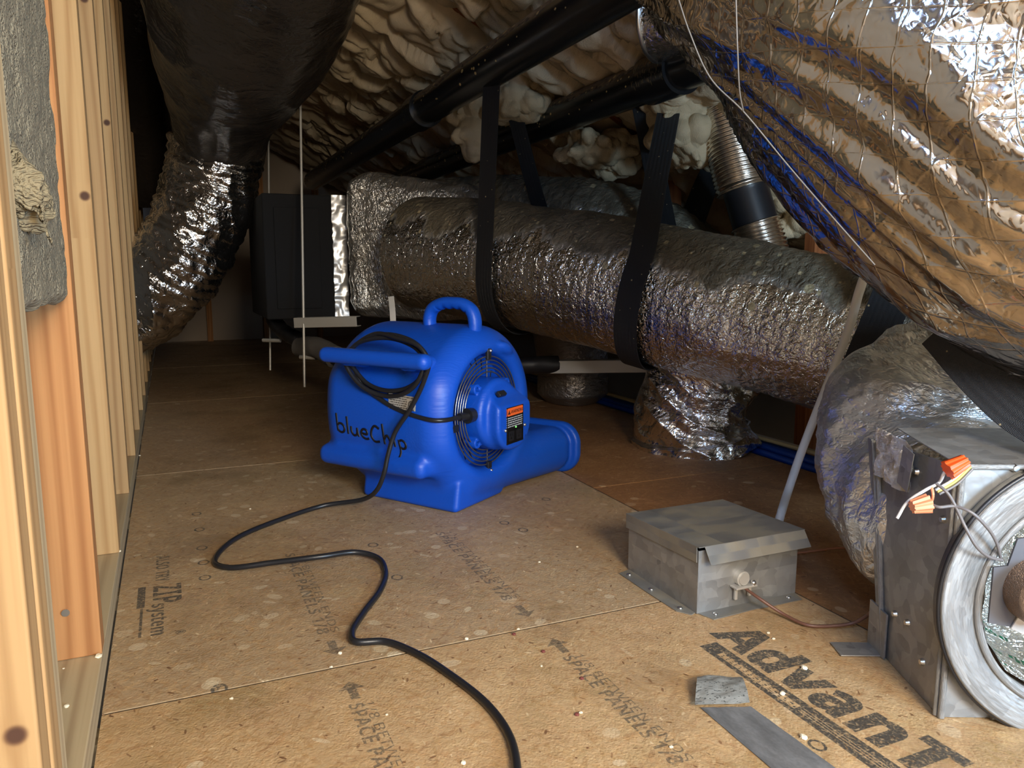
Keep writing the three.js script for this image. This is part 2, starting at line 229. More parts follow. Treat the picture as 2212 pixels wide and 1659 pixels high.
  const back = (y, k, R) => {                                         // origin x -0.11, z -2.245
    y.fillStyle = y.strokeStyle = INK; const X = (x) => x + 0.11, Z = (z) => z + 2.245;
    y.globalAlpha = 0.72; say(y, k, 'ALSO TRY', X(-0.052), Z(-1.585), 0.032, 0.135); y.globalAlpha = 0.9; say(y, k, 'ZIP', X(-0.055), Z(-1.432), 0.062, 0.085); say(y, k, 'system', X(-0.056), Z(-1.352), 0.034, 0.125); y.fillRect(X(-0.079) * k, Z(-1.435) * k, 0.012 * k, 0.092 * k); y.fillRect(X(-0.073) * k, Z(-1.34) * k, 0.004 * k, 0.11 * k); say(y, k, '\u00ae', X(-0.022), Z(-1.235), 0.02);
    y.globalAlpha = 0.55; for (const x of [0.19, 0.495]) { arrow(y, k, X(x), Z(-1.105), 1); say(y, k, 'SPACE PANELS 1/8', X(x - 0.014), Z(-1.50), 0.026, 0.37); say(y, k, '1/8 BETWEEN ENDS', X(x + 0.006), Z(-1.50), 0.018, 0.37, ''); } y.globalAlpha = 0.8;
    for (const [x, z] of [[0.03, -1.516], [0.029, -1.437], [0.03, -1.03], [0.03, -1.60], [0.03, -1.72], [0.028, -1.837], [0.658, -1.441], [0.64, -1.50], [0.345, -1.48], [0.345, -1.30], [0.8, -1.62]]) ring(y, k, X(x), Z(z));
    y.globalAlpha = 0.6; for (let i = 0; i < 26; i++) y.fillRect(X(0.02 + R() * 0.02) * k, Z(-1.04 + R() * 0.02) * k, 0.006 * R() * k, 0.004 * k);
  };
  const floor = struct('floor', 'subfloor of tan strand board panels');
  const panel = (x0, x1, z0, z1, tex, tint, rough = 0.62) => {
    const g = new THREE.BoxGeometry(x1 - x0 - 0.005, 0.018, z1 - z0 - 0.005), p = g.attributes.position, uv = g.attributes.uv; g.translate((x0 + x1) / 2, -0.009, (z0 + z1) / 2);
    for (let i = 0; i < p.count; i++) uv.setXY(i, (p.getX(i) - x0) / (x1 - x0), 1 - (p.getZ(i) - z0) / (z1 - z0));
    return mesh('panel', g, new THREE.MeshStandardMaterial({ map: tex, color: tint, roughness: rough, bumpMap: scaled(grainTex, 5, 5), bumpScale: 0.0008 }), floor);
  };
  const T1 = RGB(1, 1, 1);
  panel(-0.11, 0.952, -1.025, 0.195, board(1740, 2000, 1.062, 1.22, '184,153,112', 11, front, 0.5), T1);
  panel(-0.11, 0.952, -2.245, -1.025, board(1740, 2000, 1.062, 1.22, '172,146,112', 12, back, 2.2), T1);
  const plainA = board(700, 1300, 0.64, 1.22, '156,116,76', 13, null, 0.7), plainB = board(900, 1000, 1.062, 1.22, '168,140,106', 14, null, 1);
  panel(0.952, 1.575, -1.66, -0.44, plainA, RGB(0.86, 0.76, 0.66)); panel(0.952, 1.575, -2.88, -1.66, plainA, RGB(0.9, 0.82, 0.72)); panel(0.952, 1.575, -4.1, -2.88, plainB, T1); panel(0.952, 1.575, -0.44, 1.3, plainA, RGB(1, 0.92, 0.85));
  panel(-0.11, 0.952, -3.465, -2.245, plainB, T1); panel(-0.11, 0.952, -4.685, -3.465, plainB, T1); panel(-0.11, 1.575, -6.4, -4.685, plainB, T1); panel(-0.11, 0.952, 0.195, 1.3, plainB, T1); panel(0.952, 1.575, -4.685, -4.1, plainB, T1);
  const dirt = new THREE.MeshStandardMaterial({ color: RGB(0.055, 0.038, 0.022), roughness: 0.95 });
  mesh('joint_dirt', between(-0.105, 0.948, -0.016, -0.0012, -1.0274, -1.0226, 0.0004), dirt, floor); mesh('joint_dirt', between(-0.105, 0.948, -0.016, -0.0012, -2.2474, -2.2426, 0.0004), dirt, floor); mesh('joint_dirt', between(0.9498, 0.9542, -0.016, -0.0012, -2.8, 0.15, 0.0004), dirt, floor);
  const under = new THREE.MeshStandardMaterial({ color: RGB(0.34, 0.28, 0.20), roughness: 0.95 });
  mesh('underlayer', between(-0.3, 3.4, -0.10, -0.045, -6.4, 1.4, 0.002), under, floor);
  for (let i = 0; i < 16; i++) mesh('joist', between(-0.2, 1.56, -0.046, -0.0185, -6.2 + i * 0.47, -6.16 + i * 0.47, 0.002, 0), woodM[3], floor);
}
{ // stud wall on the left
  const wall = struct('wall_left', 'open stud wall of pale framing lumber'), x0 = -0.199, x1 = -0.11;
  mesh('bottom_plate', between(x0, x1, 0, 0.038, -6.3, 1.3, 0.002, 2), woodM[3], wall);
  const dry = new THREE.MeshStandardMaterial({ color: RGB(0.32, 0.30, 0.27), roughness: 0.9 });
  for (const [a, b, c, d] of [[0, 1.95, -6.3, ADDED_WIN.z0], [0, 1.95, ADDED_WIN.z1, 1.3], [0, ADDED_WIN.y0, ADDED_WIN.z0, ADDED_WIN.z1], [ADDED_WIN.y1, 1.95, ADDED_WIN.z0, ADDED_WIN.z1]]) mesh('sheathing', between(-0.225, -0.2, a, b, c, d, 0.002), dry, wall);
  const zs = [[-1.133, 2, 0], [-1.54, 0, 0.35], [-1.95, 1, 0.9], [-2.345, 0, 0.1], [-2.72, 1, 0.5], [-3.1, 0, 1.2], [-3.46, 1, 0.2], [-3.87, 0, 0.7], [-4.28, 1, 0.3], [-4.7, 0, 0.6], [-5.1, 1, 0.1], [0.0, 0, 0.3], [0.68, 1, 0.8], [1.05, 0, 0.4]];
  const shapes = new Map();
  for (const [z, m, sh] of zs) { const g = between(x0, x1, 0.0385, 1.86, z - 0.019, z + 0.019, 0.002); const uv = g.attributes.uv; for (let i = 0; i < uv.count; i++) uv.setY(i, uv.getY(i) + sh); mesh('stud', g, woodM[m], wall); }
  [[-0.661, 1], [-0.700, 1], [-0.739, 3]].forEach(([z, m], i) => { const g = between(x0, x1 + (i === 1 ? 0.002 : 0), 0.0385, 1.86, z - 0.019, z + 0.019, 0.003); const uv = g.attributes.uv; for (let q = 0; q < uv.count; q++) uv.setXY(q, uv.getX(q) + 0.07 * i, uv.getY(q) + 0.4 * i); mesh('stud', g, woodM[m], wall); });
  for (const [y, z] of [[0.105, -1.1135], [0.085, -1.1135]].slice(0, 1)) mesh('screw', cyl(0.004, 0.005, [-0.148, y, z], [-0.148, y, z + 0.003], 12), screwM, wall);
}
{ // roof: deck, rafters and lumpy spray foam in the bays
  const roof = struct('ceiling', 'underside of the sloped roof, rafters half buried in spray foam'), xa = -0.3, xb = 3.1, sl = Math.hypot(1, 0.5);
  const prism = (x0, x1, d0, d1, z0, z1) => { const s = new THREE.Shape([[x0, roofY(x0) + d0], [x1, roofY(x1) + d0], [x1, roofY(x1) + d1], [x0, roofY(x0) + d1]].map((p) => new THREE.Vector2(...p))); const g = new THREE.ExtrudeGeometry(s, { depth: z1 - z0, bevelEnabled: false }); g.translate(0, 0, z0); const p = g.attributes.position, uv = g.attributes.uv; for (let i = 0; i < p.count; i++) uv.setXY(i, p.getZ(i) + p.getY(i) + 0.5 * p.getX(i), p.getX(i) * sl); return g; };
  mesh('roof_deck', prism(xa, xb, 0.16, 0.2, -6.4, 1.4), woodM[3], roof);
  const zr = Array.from({ length: 19 }, (_, i) => 1.1 - i * 0.406);
  for (const z of zr) mesh('rafter', prism(xa, xb, 0, 0.16, z - 0.019, z + 0.019), rafterM, roof);
  const foamM = new THREE.MeshStandardMaterial({ vertexColors: true, roughness: 0.78, bumpMap: scaled(grainTex, 4, 4), bumpScale: 0.0012 });
  const lobe = (x, z) => {                                            // how far the foam hangs below the rafters' undersides, in metres
    const wx = x + 0.16 * (fbm(x * 5, z * 5, 1, 2) - 0.5), wz = z + 0.20 * (fbm(x * 5 + 9, z * 5, 4, 2) - 0.5);
    const a = worley2(wx * 7.5, wz * 10), b = worley2(wx * 17 + 5, wz * 24), c = worley2(wx * 40, wz * 48), dome = (w, k) => Math.sqrt(Math.max(0, 1 - (w[0] / k) ** 2));
    const sheet = fbm(x * 2.6, z * 3.2, 8, 3);
    return { h: -0.045 + 0.10 * sheet + 0.052 * dome(a, 0.8) * (0.5 + a[2]) + 0.024 * dome(b, 0.85) + 0.007 * dome(c, 0.9), a, s: sheet };
  };
  for (let k = 0; k < zr.length - 1; k++) {
    const z1 = zr[k], z0 = zr[k + 1], fine = z1 < -0.7 && z0 > -5.4, st = fine ? 0.0095 : 0.04, nx = Math.ceil((2.75 - (-0.12)) * sl / st / (fine ? 1 : 1)), nz = Math.ceil((z1 - z0) / st), pos = [], col = [], uv = [], idx = [];
    for (let j = 0; j <= nz; j++) for (let i = 0; i <= nx; i++) {
      const x = -0.12 + 2.87 * i / nx, z = z0 + (z1 - z0) * j / nz, e = Math.min(Math.abs(z - z0), Math.abs(z - z1)), f = lobe(x, z), near = Math.exp(-((e / 0.045) ** 2));
      const h = f.h - near * (0.035 + 0.05 * (1 - f.s)) , lx = 0.03 * (fbm(x * 14, z * 14, 31, 2) - 0.5), lz = 0.03 * (fbm(x * 14, z * 14, 57, 2) - 0.5), ed = Math.min(1, e / 0.02);
      pos.push(x + lx * ed - 0.447 * h, roofY(x + lx * ed) - 0.894 * h, z + lz * ed); uv.push(x, z);
      const t = fbm(x * 6, z * 6, 12, 3), d = 0.55 + 0.5 * f.a[2] * 0.2 + 0.3 * (t - 0.5); col.push(0.86 * d, 0.68 * d, 0.43 * d);
    }
    for (let j = 0; j < nz; j++) for (let i = 0; i < nx; i++) { const a = j * (nx + 1) + i, b = a + nx + 1; idx.push(a, a + 1, b, b, a + 1, b + 1); }
    const g = new THREE.BufferGeometry(); g.setAttribute('position', new THREE.Float32BufferAttribute(pos, 3)); g.setAttribute('color', new THREE.Float32BufferAttribute(col, 3)); g.setAttribute('uv', new THREE.Float32BufferAttribute(uv, 2)); g.setIndex(idx); g.computeVertexNormals();
    mesh('spray_foam', g, foamM, roof);
  }
  // lumps that hang clear of the surface
  const hang = (c, rx, ry, rz, seed) => { const f = (x, y, z) => { const w = worley(x * 9 + seed, y * 11, z * 9), v = worley(x * 24, y * 20 + seed, z * 24); return (Math.hypot((x - c[0]) / rx, (y - c[1]) / ry, (z - c[2]) / rz) - 1) * Math.min(rx, ry, rz) + 0.075 * (w[0] - 0.5) + 0.020 * (v[0] - 0.5); }; const g = nets(f, [c[0] - rx - 0.05, c[1] - ry - 0.05, c[2] - rz - 0.05], [c[0] + rx + 0.05, c[1] + ry + 0.05, c[2] + rz + 0.05], 0.007), n = g.attributes.position.count, col = new Float32Array(n * 3); for (let i = 0; i < n; i++) { const p = g.attributes.position, d = 0.6 + 0.3 * (fbm(p.getX(i) * 9, p.getY(i) * 9, p.getZ(i) * 9, 3) - 0.5); col.set([0.84 * d, 0.65 * d, 0.39 * d], i * 3); } g.setAttribute('color', new THREE.BufferAttribute(col, 3)); mesh('spray_foam', g, foamM, roof); };
  hang([1.469, 1.039, -2.108], 0.10, 0.13, 0.12, 1); hang([1.507, 0.943, -2.053], 0.06, 0.09, 0.07, 5); hang([1.063, 1.08, -2.767], 0.07, 0.13, 0.08, 9); hang([1.173, 1.138, -2.618], 0.10, 0.08, 0.12, 14); hang([1.484, 0.966, -2.564], 0.14, 0.08, 0.12, 21); hang([1.916, 0.709, -1.946], 0.16, 0.10, 0.16, 30); hang([1.807, 0.864, -1.964], 0.08, 0.12, 0.10, 34);
}
{ // end walls, eave and gable window
  const rough = new THREE.MeshStandardMaterial({ color: RGB(0.42, 0.34, 0.26), roughness: 0.9 });
  const end = struct('wall_far', 'dim far end of the attic'); mesh('sheathing', between(-0.3, 3.1, -0.05, 1.95, -6.4, -6.35, 0.002), rough, end);
  for (const x of [0.25, 0.66, 1.07]) mesh('web', between(x, x + 0.038, 0, roofY(x), -6.34, -6.26, 0.002), woodM[2], end);
  const eave = struct('wall_eave', 'low eave side'); mesh('blocking', between(3.05, 3.1, -0.05, 0.4, -6.4, 1.4, 0.002), rough, eave);
  for (const z of [[1.85, 0.036, -1.843][2], [1.85, 0.036, -1.843][2] - 0.81]) mesh('heel_block', between(1.80, 1.89, -0.045, roofY(1.86) - 0.03, z - 0.022, z + 0.022, 0.002), rafterM, eave);
  mesh('sheathing', between(1.86, 1.875, -0.045, 0.62, [1.85, 0.036, -1.843][2] + 0.03, 0.6, 0.002), woodM[3], eave);
  const gab = struct('wall_near', 'gable end behind the viewer'); { const { x0, x1, y0, y1, z } = GABLE;
    for (const [a, b, c, d] of [[-0.3, x0, -0.05, 1.95], [x1, 3.1, -0.05, 1.95], [x0, x1, -0.05, y0], [x0, x1, y1, 1.95]]) mesh('sheathing', between(a, b, c, d, z, z + 0.06, 0.002), rough, gab);
    const w2 = struct('window_2', 'gable window behind the viewer'); mesh('pane', between(x0, x1, y0, y1, z + 0.03, z + 0.034, 0.0005), new THREE.MeshPhysicalMaterial({ color: RGB(1, 1, 1), transmission: 1, thickness: 0, roughness: 0.0 }), w2);
    for (const [a, b, c, d] of [[x0, x0 + 0.03, y0, y1], [x1 - 0.03, x1, y0, y1], [x0, x1, y0, y0 + 0.03], [x0, x1, y1 - 0.03, y1]]) mesh('frame', between(a, b, c, d, z + 0.005, z + 0.055, 0.002), whiteM, w2);
    const l2 = new THREE.RectAreaLight(RGB(...GABLE.color), GABLE.power, x1 - x0 - 0.06, y1 - y0 - 0.06); l2.position.set((x0 + x1) / 2, (y0 + y1) / 2, z - 0.004); l2.lookAt((x0 + x1) / 2, (y0 + y1) / 2, z + 1); l2.rotation.set(0, 0, 0); w2.add(l2); }
  const addedWin = struct('added_window_1', 'added unseen window in the stud wall behind the viewer that gives the foil blue glints'), { z0, z1, y0, y1, x } = ADDED_WIN; mesh('pane', between(x - 0.02, x - 0.016, y0, y1, z0, z1, 0.0005), new THREE.MeshPhysicalMaterial({ color: RGB(1, 1, 1), transmission: 1, thickness: 0, roughness: 0.0 }), addedWin);
  for (const [a, b, c, d] of [[z0, z0 + 0.03, y0, y1], [z1 - 0.03, z1, y0, y1], [z0, z1, y0, y0 + 0.03], [z0, z1, y1 - 0.03, y1]]) mesh('frame', between(x - 0.03, x + 0.01, c, d, a, b, 0.002), whiteM, addedWin);
  const l = new THREE.RectAreaLight(RGB(...ADDED_WIN.color), ADDED_WIN.power, z1 - z0 - 0.06, y1 - y0 - 0.06); l.position.set(x + 0.012, (y0 + y1) / 2, (z0 + z1) / 2); l.lookAt(x + 1, (y0 + y1) / 2, (z0 + z1) / 2); addedWin.add(l);  // cool light of the added window, shaped for glints on the foil
}

// ---------------------------------------------------------------- blue air mover (local x: out of the inlet, -z: out of the outlet)
{
  const fan = thing('air_mover', 'blue plastic carpet-drying blower with the handwritten word on its back, standing on the subfloor', 'blower', [0.562, 0, -1.595], -0.9725);
  const cy = 0.218, co = 0.128;                                       // inlet axis: height, distance towards the outlet
  const seg2 = (px, py, x0, x1, y0, y1, r) => { const qx = Math.abs(px - (x0 + x1) / 2) - (x1 - x0) / 2 + r, qy = Math.abs(py - (y0 + y1) / 2) - (y1 - y0) / 2 + r; return Math.hypot(Math.max(qx, 0), Math.max(qy, 0)) + Math.min(Math.max(qx, qy), 0) - r; };
  const slab = (d, a, a0, a1, r) => { const e = Math.abs(a - (a0 + a1) / 2) - (a1 - a0) / 2 + r, f = d + r; return Math.hypot(Math.max(f, 0), Math.max(e, 0)) + Math.min(Math.max(f, e), 0) - r; };
  const housing = (a, y, z) => {
    const o = -z;
    let prof = smin(Math.hypot(o - 0.137, y - 0.217) - 0.200, seg2(o, y, -0.058, 0.14, 0.10, 0.345, 0.075), 0.03);
    let d = slab(prof, a, -0.357, 0.012, 0.062);
    const fl = a - 0.17 * Math.max(0, o - 0.12), neck = slab(seg2(o, y, 0.02, 0.47, 0.004, 0.130, 0.05), fl, -0.30, 0.002, 0.055);
    d = smin(d, neck, 0.045);
    { const ly = Math.abs(y - 0.068) - 0.070 + 0.058, la = Math.abs(a + 0.09) - 0.162 + 0.058, lr = Math.hypot(Math.max(ly, 0), Math.max(la, 0)) + Math.min(Math.max(ly, la), 0) - 0.058; d = smin(d, slab(lr, o, 0.452, 0.478, 0.009), 0.012); }
    d = smin(d, sbox(a, y, o, -0.352, -0.035, 0.088, 0.135, -0.078, 0.02, 0.02), 0.022);
    d = smin(d, sbox(a, y, o, -0.285, 0.0, 0.0, 0.075, 0.0 + 0.18 * Math.max(0, y), 0.2, 0.012), 0.008);
    const rr = Math.hypot(o - co, y - cy);
    d = smax(d, -Math.max(rr - 0.133, -(a + 0.05)), 0.03);
    d = Math.max(d, -sbox(fl, y, o, -0.272, -0.024, 0.026, 0.110, 0.34, 0.6, 0.03));
    for (const [t, l] of [[1.15, 1], [-0.95, 1]]) { const bo = co + 0.158 * Math.cos(t), by = cy + 0.158 * Math.sin(t), u = (o - bo) * Math.cos(t) + (y - by) * Math.sin(t), v = -(o - bo) * Math.sin(t) + (y - by) * Math.cos(t); d = smin(d, Math.hypot(u / 1.0, v / 2.2, (a - 0.012) / 0.8) - 0.011, 0.012); }
    return d;
  };
  const wallZ = (a, y) => { let z = 0.13; for (let i = 0; i < 60 && housing(a, y, z) > 0.0002; i++) z -= Math.max(0.0003, housing(a, y, z) * 0.7); return z; };
  mesh('housing', nets(housing, [-0.39, -0.02, -0.50], [0.10, 0.46, 0.12], 0.0048), blueM, fan);
  // carrying handle with finger grips
  const hp = [[-0.158, 0.40, -0.12], [-0.160, 0.43, -0.12], [-0.150, 0.452, -0.12], [-0.122, 0.4655, -0.12], [-0.092, 0.4675, -0.12], [-0.060, 0.4645, -0.12], [-0.036, 0.450, -0.12], [-0.028, 0.428, -0.12], [-0.030, 0.39, -0.12]];
  mesh('handle', sweep(hp, { n: 110, m: 22, ref: [0, 0, 1], r: 0.0145, rad: (s, th, t) => 0.0035 * Math.cos(th) ** 2 + (t > 0.3 && t < 0.72 ? -0.0028 * Math.max(0, Math.sin(th)) * (0.5 + 0.5 * Math.cos((t - 0.3) / 0.42 * Math.PI * 8)) : 0) }), blueM, fan);
  // cord-wrap bar and its two posts
  mesh('cord_bar', nets((a, y, z) => sbox(a, y, -z, -0.290, 0.018, 0.340, 0.374, -0.128, -0.090, 0.0165), [-0.31, 0.32, 0.07], [0.04, 0.39, 0.14], 0.004), blueM, fan);
  for (const a of [-0.225, -0.055]) mesh('post', cyl(0.018, 0.021, [a, 0.352, 0.10], [a, 0.34, 0.02], 20), blueM, fan);
  // inlet: dark throat, wire guard, motor
  mesh('throat', cyl(0.15, 0.15, [-0.075, cy, -co], [-0.055, cy, -co], 48), darkM, fan);
  const wheel = []; for (let i = 0; i < 28; i++) { const t = i / 28 * Math.PI * 2, b = bx(0.004, 0.024, 0.002, 0, 0, 0, 0.0005); b.rotateX(0.6); b.translate(0, 0.112, 0); b.rotateX(t); b.translate(-0.05, cy, -co); wheel.push(b); }
  mesh('impeller', mergeGeometries(wheel), blackM, fan);
  const wireM = new THREE.MeshStandardMaterial({ color: RGB(0.30, 0.30, 0.30), metalness: 0.9, roughness: 0.3 });
  const guard = mesh('wire_guard', (() => { const p = []; for (const r of [0.128, 0.119, 0.110, 0.101, 0.092]) { const t = new THREE.TorusGeometry(r, 0.0017, 8, 72); t.rotateY(Math.PI / 2); t.translate(0.0, cy, -co); p.push(t); } for (let i = 0; i < 4; i++) { const b = bx(0.003, 0.055, 0.003, 0, 0, 0, 0.0008); b.translate(0, 0.107, 0); b.rotateX(i * Math.PI / 2); b.translate(-0.001, cy, -co); p.push(b); } return mergeGeometries(p.map((g) => g.index ? g.toNonIndexed() : g)); })(), wireM, fan);
  for (const s of [1, -1]) { const b = bx(0.008, 0.03, 0.016, 0, 0, 0, 0.002); b.translate(0.004, cy + s * 0.136, -co); mesh('tab', b, blackM, guard); const q = new THREE.SphereGeometry(0.0045, 10, 8); q.translate(0.010, cy + s * 0.142, -co); mesh('screw', q, screwM, guard); }
  mesh('tab', bx(0.008, 0.016, 0.03, 0.003, cy - 0.02, -co + 0.136, 0.002), blackM, guard);
  const motor = mesh('motor_cover', nets((a, y, z) => {
    const o = -z, rr = Math.hypot(o - co - 0.006, y - cy + 0.004); let d = slab(rr - 0.083, a, -0.045, 0.034, 0.014);
    let f = slab(seg2(o, y, co - 0.052, co + 0.092, cy - 0.088, cy + 0.062, 0.062), a, -0.02, 0.066, 0.010);
    f = smax(f, 0.8 * (y - cy - 0.034) + 0.6 * (a - 0.045), 0.006);
    d = smin(d, f, 0.014);
    for (let i = 0; i < 4; i++) { const t = Math.PI / 4 + i * Math.PI / 2, eo = co + 0.006 + 0.088 * Math.cos(t), ey = cy - 0.004 + 0.088 * Math.sin(t), e = Math.hypot(o - eo, y - ey); d = smin(d, Math.max(slab(e - 0.013, a, -0.02, 0.012, 0.002), 0.0055 - e), 0.004); d = Math.max(d, Math.min(0.0055 - e, 0.1) > 0 && a > -0.02 ? 0.0055 - e : d); }
    return d;
  }, [-0.06, 0.10, -0.26], [0.08, 0.34, 0.0], 0.0034), blueM, fan);
  mesh('rocker_switch', (() => { const b = bx(0.014, 0.010, 0.030, 0, 0, 0, 0.003); b.rotateZ(-0.7); b.translate(0.047, cy + 0.046, -co + 0.012); return b; })(), blackM, motor);
  mesh('cord_gland', mergeGeometries([cyl(0.016, 0.0175, [0.012, cy + 0.004, 0.0775 - co], [0.010, cy + 0.004, 0.097 - co], 20), cyl(0.009, 0.009, [0.012, cy + 0.004, 0.09 - co], [0.008, cy + 0.005, 0.122 - co], 16)]), rubberM, motor);
  { // warning sticker
    const [c, x] = cv(256, 310); x.fillStyle = '#101113'; x.fillRect(0, 0, 256, 310); x.fillStyle = '#f4682c'; x.beginPath(); x.roundRect(6, 6, 244, 66, 14); x.fill();
    x.fillStyle = '#14110f'; x.font = 'bold 40px sans-serif'; x.fillText('WARNING', 62, 54); x.beginPath(); x.moveTo(36, 20); x.lineTo(58, 58); x.lineTo(14, 58); x.fill(); x.fillStyle = '#f4682c'; x.fillRect(34, 32, 4, 14); x.fillRect(34, 50, 4, 4);
    const R = rng(4); x.fillStyle = '#b9bcc0'; for (let i = 0; i < 5; i++) { let w = 14; while (w < 236) { const l = 8 + R() * 26; x.fillRect(w, 86 + i * 18, Math.min(l, 240 - w), 9); w += l + 5; } }
    x.fillStyle = '#08080a'; x.fillRect(10, 184, 236, 118); x.fillStyle = '#1c1c20'; for (let i = 0; i < 2; i++) { x.fillRect(28 + i * 118, 204, 82, 82); x.fillStyle = '#000'; x.fillRect(48 + i * 118, 222, 8, 22); x.fillRect(78 + i * 118, 222, 8, 22); x.beginPath(); x.arc(68 + i * 118, 262, 9, 0, 7); x.fill(); x.fillStyle = '#1c1c20'; }
    const g = new THREE.BoxGeometry(0.0012, 0.086, 0.072), uv = g.attributes.uv; g.translate(0.0668, cy - 0.028, -co - 0.016); mesh('warning_sticker', g, new THREE.MeshStandardMaterial({ map: ctex(c), roughness: 0.4 }), motor);
    const led = new THREE.SphereGeometry(0.0022, 8, 6); led.translate(0.0678, cy - 0.034, -co - 0.018); mesh('indicator', led, new THREE.MeshStandardMaterial({ color: RGB(0.1, 0.5, 0.1), emissive: RGB(0.3, 1, 0.25), emissiveIntensity: 1.5 }), motor);
    for (const z of [-co + 0.026, -co - 0.058]) { const q = new THREE.SphereGeometry(0.0042, 10, 8); q.translate(0.067, cy - 0.036, z); mesh('screw', q, screwM, motor); }
  }
  { // rating label and the marker writing on the back wall
    const [c, x] = cv(256, 128); x.fillStyle = '#b4aea4'; x.fillRect(0, 0, 256, 128); x.fillStyle = '#55504a'; const R = rng(9); for (let i = 0; i < 7; i++) { let w = 8; while (w < (i ? 172 : 246)) { const l = 6 + R() * 24; x.fillRect(w, 8 + i * 17, Math.min(l, (i ? 176 : 248) - w), 9); w += l + 4; } } x.strokeStyle = '#4a4640'; x.lineWidth = 7; x.beginPath(); x.arc(214, 62, 24, 0, 7); x.stroke(); x.fillRect(204, 46, 7, 32); x.fillRect(204, 58, 22, 6); x.fillRect(188, 96, 54, 16);
    const g = new THREE.BoxGeometry(0.076, 0.037, 0.0008); g.rotateZ(-0.04); g.translate(-0.094, 0.2555, wallZ(-0.094, 0.2555) + 0.0006); mesh('rating_label', g, new THREE.MeshStandardMaterial({ map: ctex(c), roughness: 0.45 }), fan);
    const ink = plastic(RGB(0.004, 0.004, 0.008), 0.5), ar = (cx, cyy, rx, ry, a0, a1, n = 9) => Array.from({ length: n }, (_, i) => { const t = a0 + (a1 - a0) * i / (n - 1); return [cx + rx * Math.cos(t), cyy + ry * Math.sin(t)]; });
    const strokes = [                                                 // in letter heights along the word
      [[0, 1.75], [0.04, 0.9], [0.08, 0.05]], ar(0.38, 0.42, 0.34, 0.44, 2.6, -2.9, 12), [[1.0, 1.7], [1.03, 0.9], [1.06, 0.0]],
      [[1.38, 0.85], [1.4, 0.3], [1.62, 0.02], [1.88, 0.2], [1.95, 0.85]], [[1.95, 0.85], [1.98, 0.4], [2.05, 0.0]],
      [[2.35, 0.45], [2.85, 0.5], [2.8, 0.85], [2.5, 0.88], [2.3, 0.5], [2.45, 0.08], [2.8, 0.0], [2.98, 0.12]],
      [[4.0, 1.35], [3.6, 1.5], [3.3, 1.0], [3.25, 0.4], [3.5, -0.02], [3.95, 0.1]], [[4.3, 1.9], [4.36, 0.9], [4.4, -0.02]], [[4.4, 0.45], [4.65, 0.9], [4.88, 0.6], [4.95, 0.0]],
      [[5.28, 0.75], [5.32, 0.0]], [[5.24, 1.12], [5.27, 1.05]], [[5.7, 0.8], [5.76, 0.0], [5.82, -0.75]], ar(5.98, 0.42, 0.3, 0.4, 2.4, -2.6, 11)];
    const gs = strokes.map((s) => { const g = sweep(s.map(([u, v]) => [-0.292 + u * 0.0325, 0.172 + v * 0.0245 - u * 0.0034, 0]), { n: s.length * 5, m: 6, r: 0.0031, ref: [0, 0, 1] }); return g; });
    mesh('marker_writing', mergeGeometries(gs.map((g) => { const p = g.attributes.position; for (let i = 0; i < p.count; i++) p.setZ(i, p.getZ(i) * 0.35 + wallZ(p.getX(i), p.getY(i)) + 0.0003); return g; })), ink, fan);
  }
  { // power cord: gland, across the back, twice round the bar's posts, down and away over the floor
    const r = 0.0052, loop = (k) => [[-0.225, 0.322 - 0.004 * k, 0.074 + 0.006 * k], [-0.190, 0.293 - 0.005 * k, 0.072 + 0.004 * k], [-0.140, 0.281 - 0.006 * k, 0.070], [-0.080, 0.290 - 0.005 * k, 0.070 + 0.003 * k], [-0.035, 0.318 - 0.003 * k, 0.074 + 0.004 * k], [-0.020, 0.352, 0.076 + 0.004 * k], [-0.035, 0.380 + 0.002 * k, 0.074], [-0.100, 0.400 + 0.003 * k, 0.066], [-0.170, 0.398 + 0.003 * k, 0.066], [-0.225, 0.375, 0.072], [-0.242, 0.348, 0.076 + 0.005 * k]];
    const pts = [[0.010, cy + 0.005, 0.110 - co], [0.004, cy + 0.007, 0.05], [-0.012, cy + 0.008, 0.064], [-0.06, 0.232, 0.068], [-0.12, 0.245, 0.067], [-0.16, 0.262, 0.068], [-0.205, 0.288, 0.070], ...loop(0).slice(0, 1), [-0.242, 0.345, 0.078], [-0.22, 0.378, 0.074], [-0.15, 0.397, 0.07], [-0.08, 0.392, 0.072], [-0.032, 0.372, 0.078], [-0.022, 0.345, 0.08], ...loop(0).slice(0, 5).reverse(), ...loop(1).slice(9).reverse(), ...loop(1).slice(5, 9).reverse(), ...loop(2).slice(0, 5).reverse(), ...loop(2).slice(8).reverse(), [-0.09, 0.40, 0.082], [-0.025, 0.385, 0.088], [-0.004, 0.355, 0.086], [-0.020, 0.315, 0.080], [-0.060, 0.25, 0.078], [-0.105, 0.19, 0.080], [-0.118, 0.14, 0.090], [-0.125, 0.10, 0.096], [-0.145, 0.060, 0.098], [-0.19, 0.030, 0.092]];
    const inv = new THREE.Matrix4().makeRotationY(-0.9725).setPosition(0.562, 0, -1.595).invert();
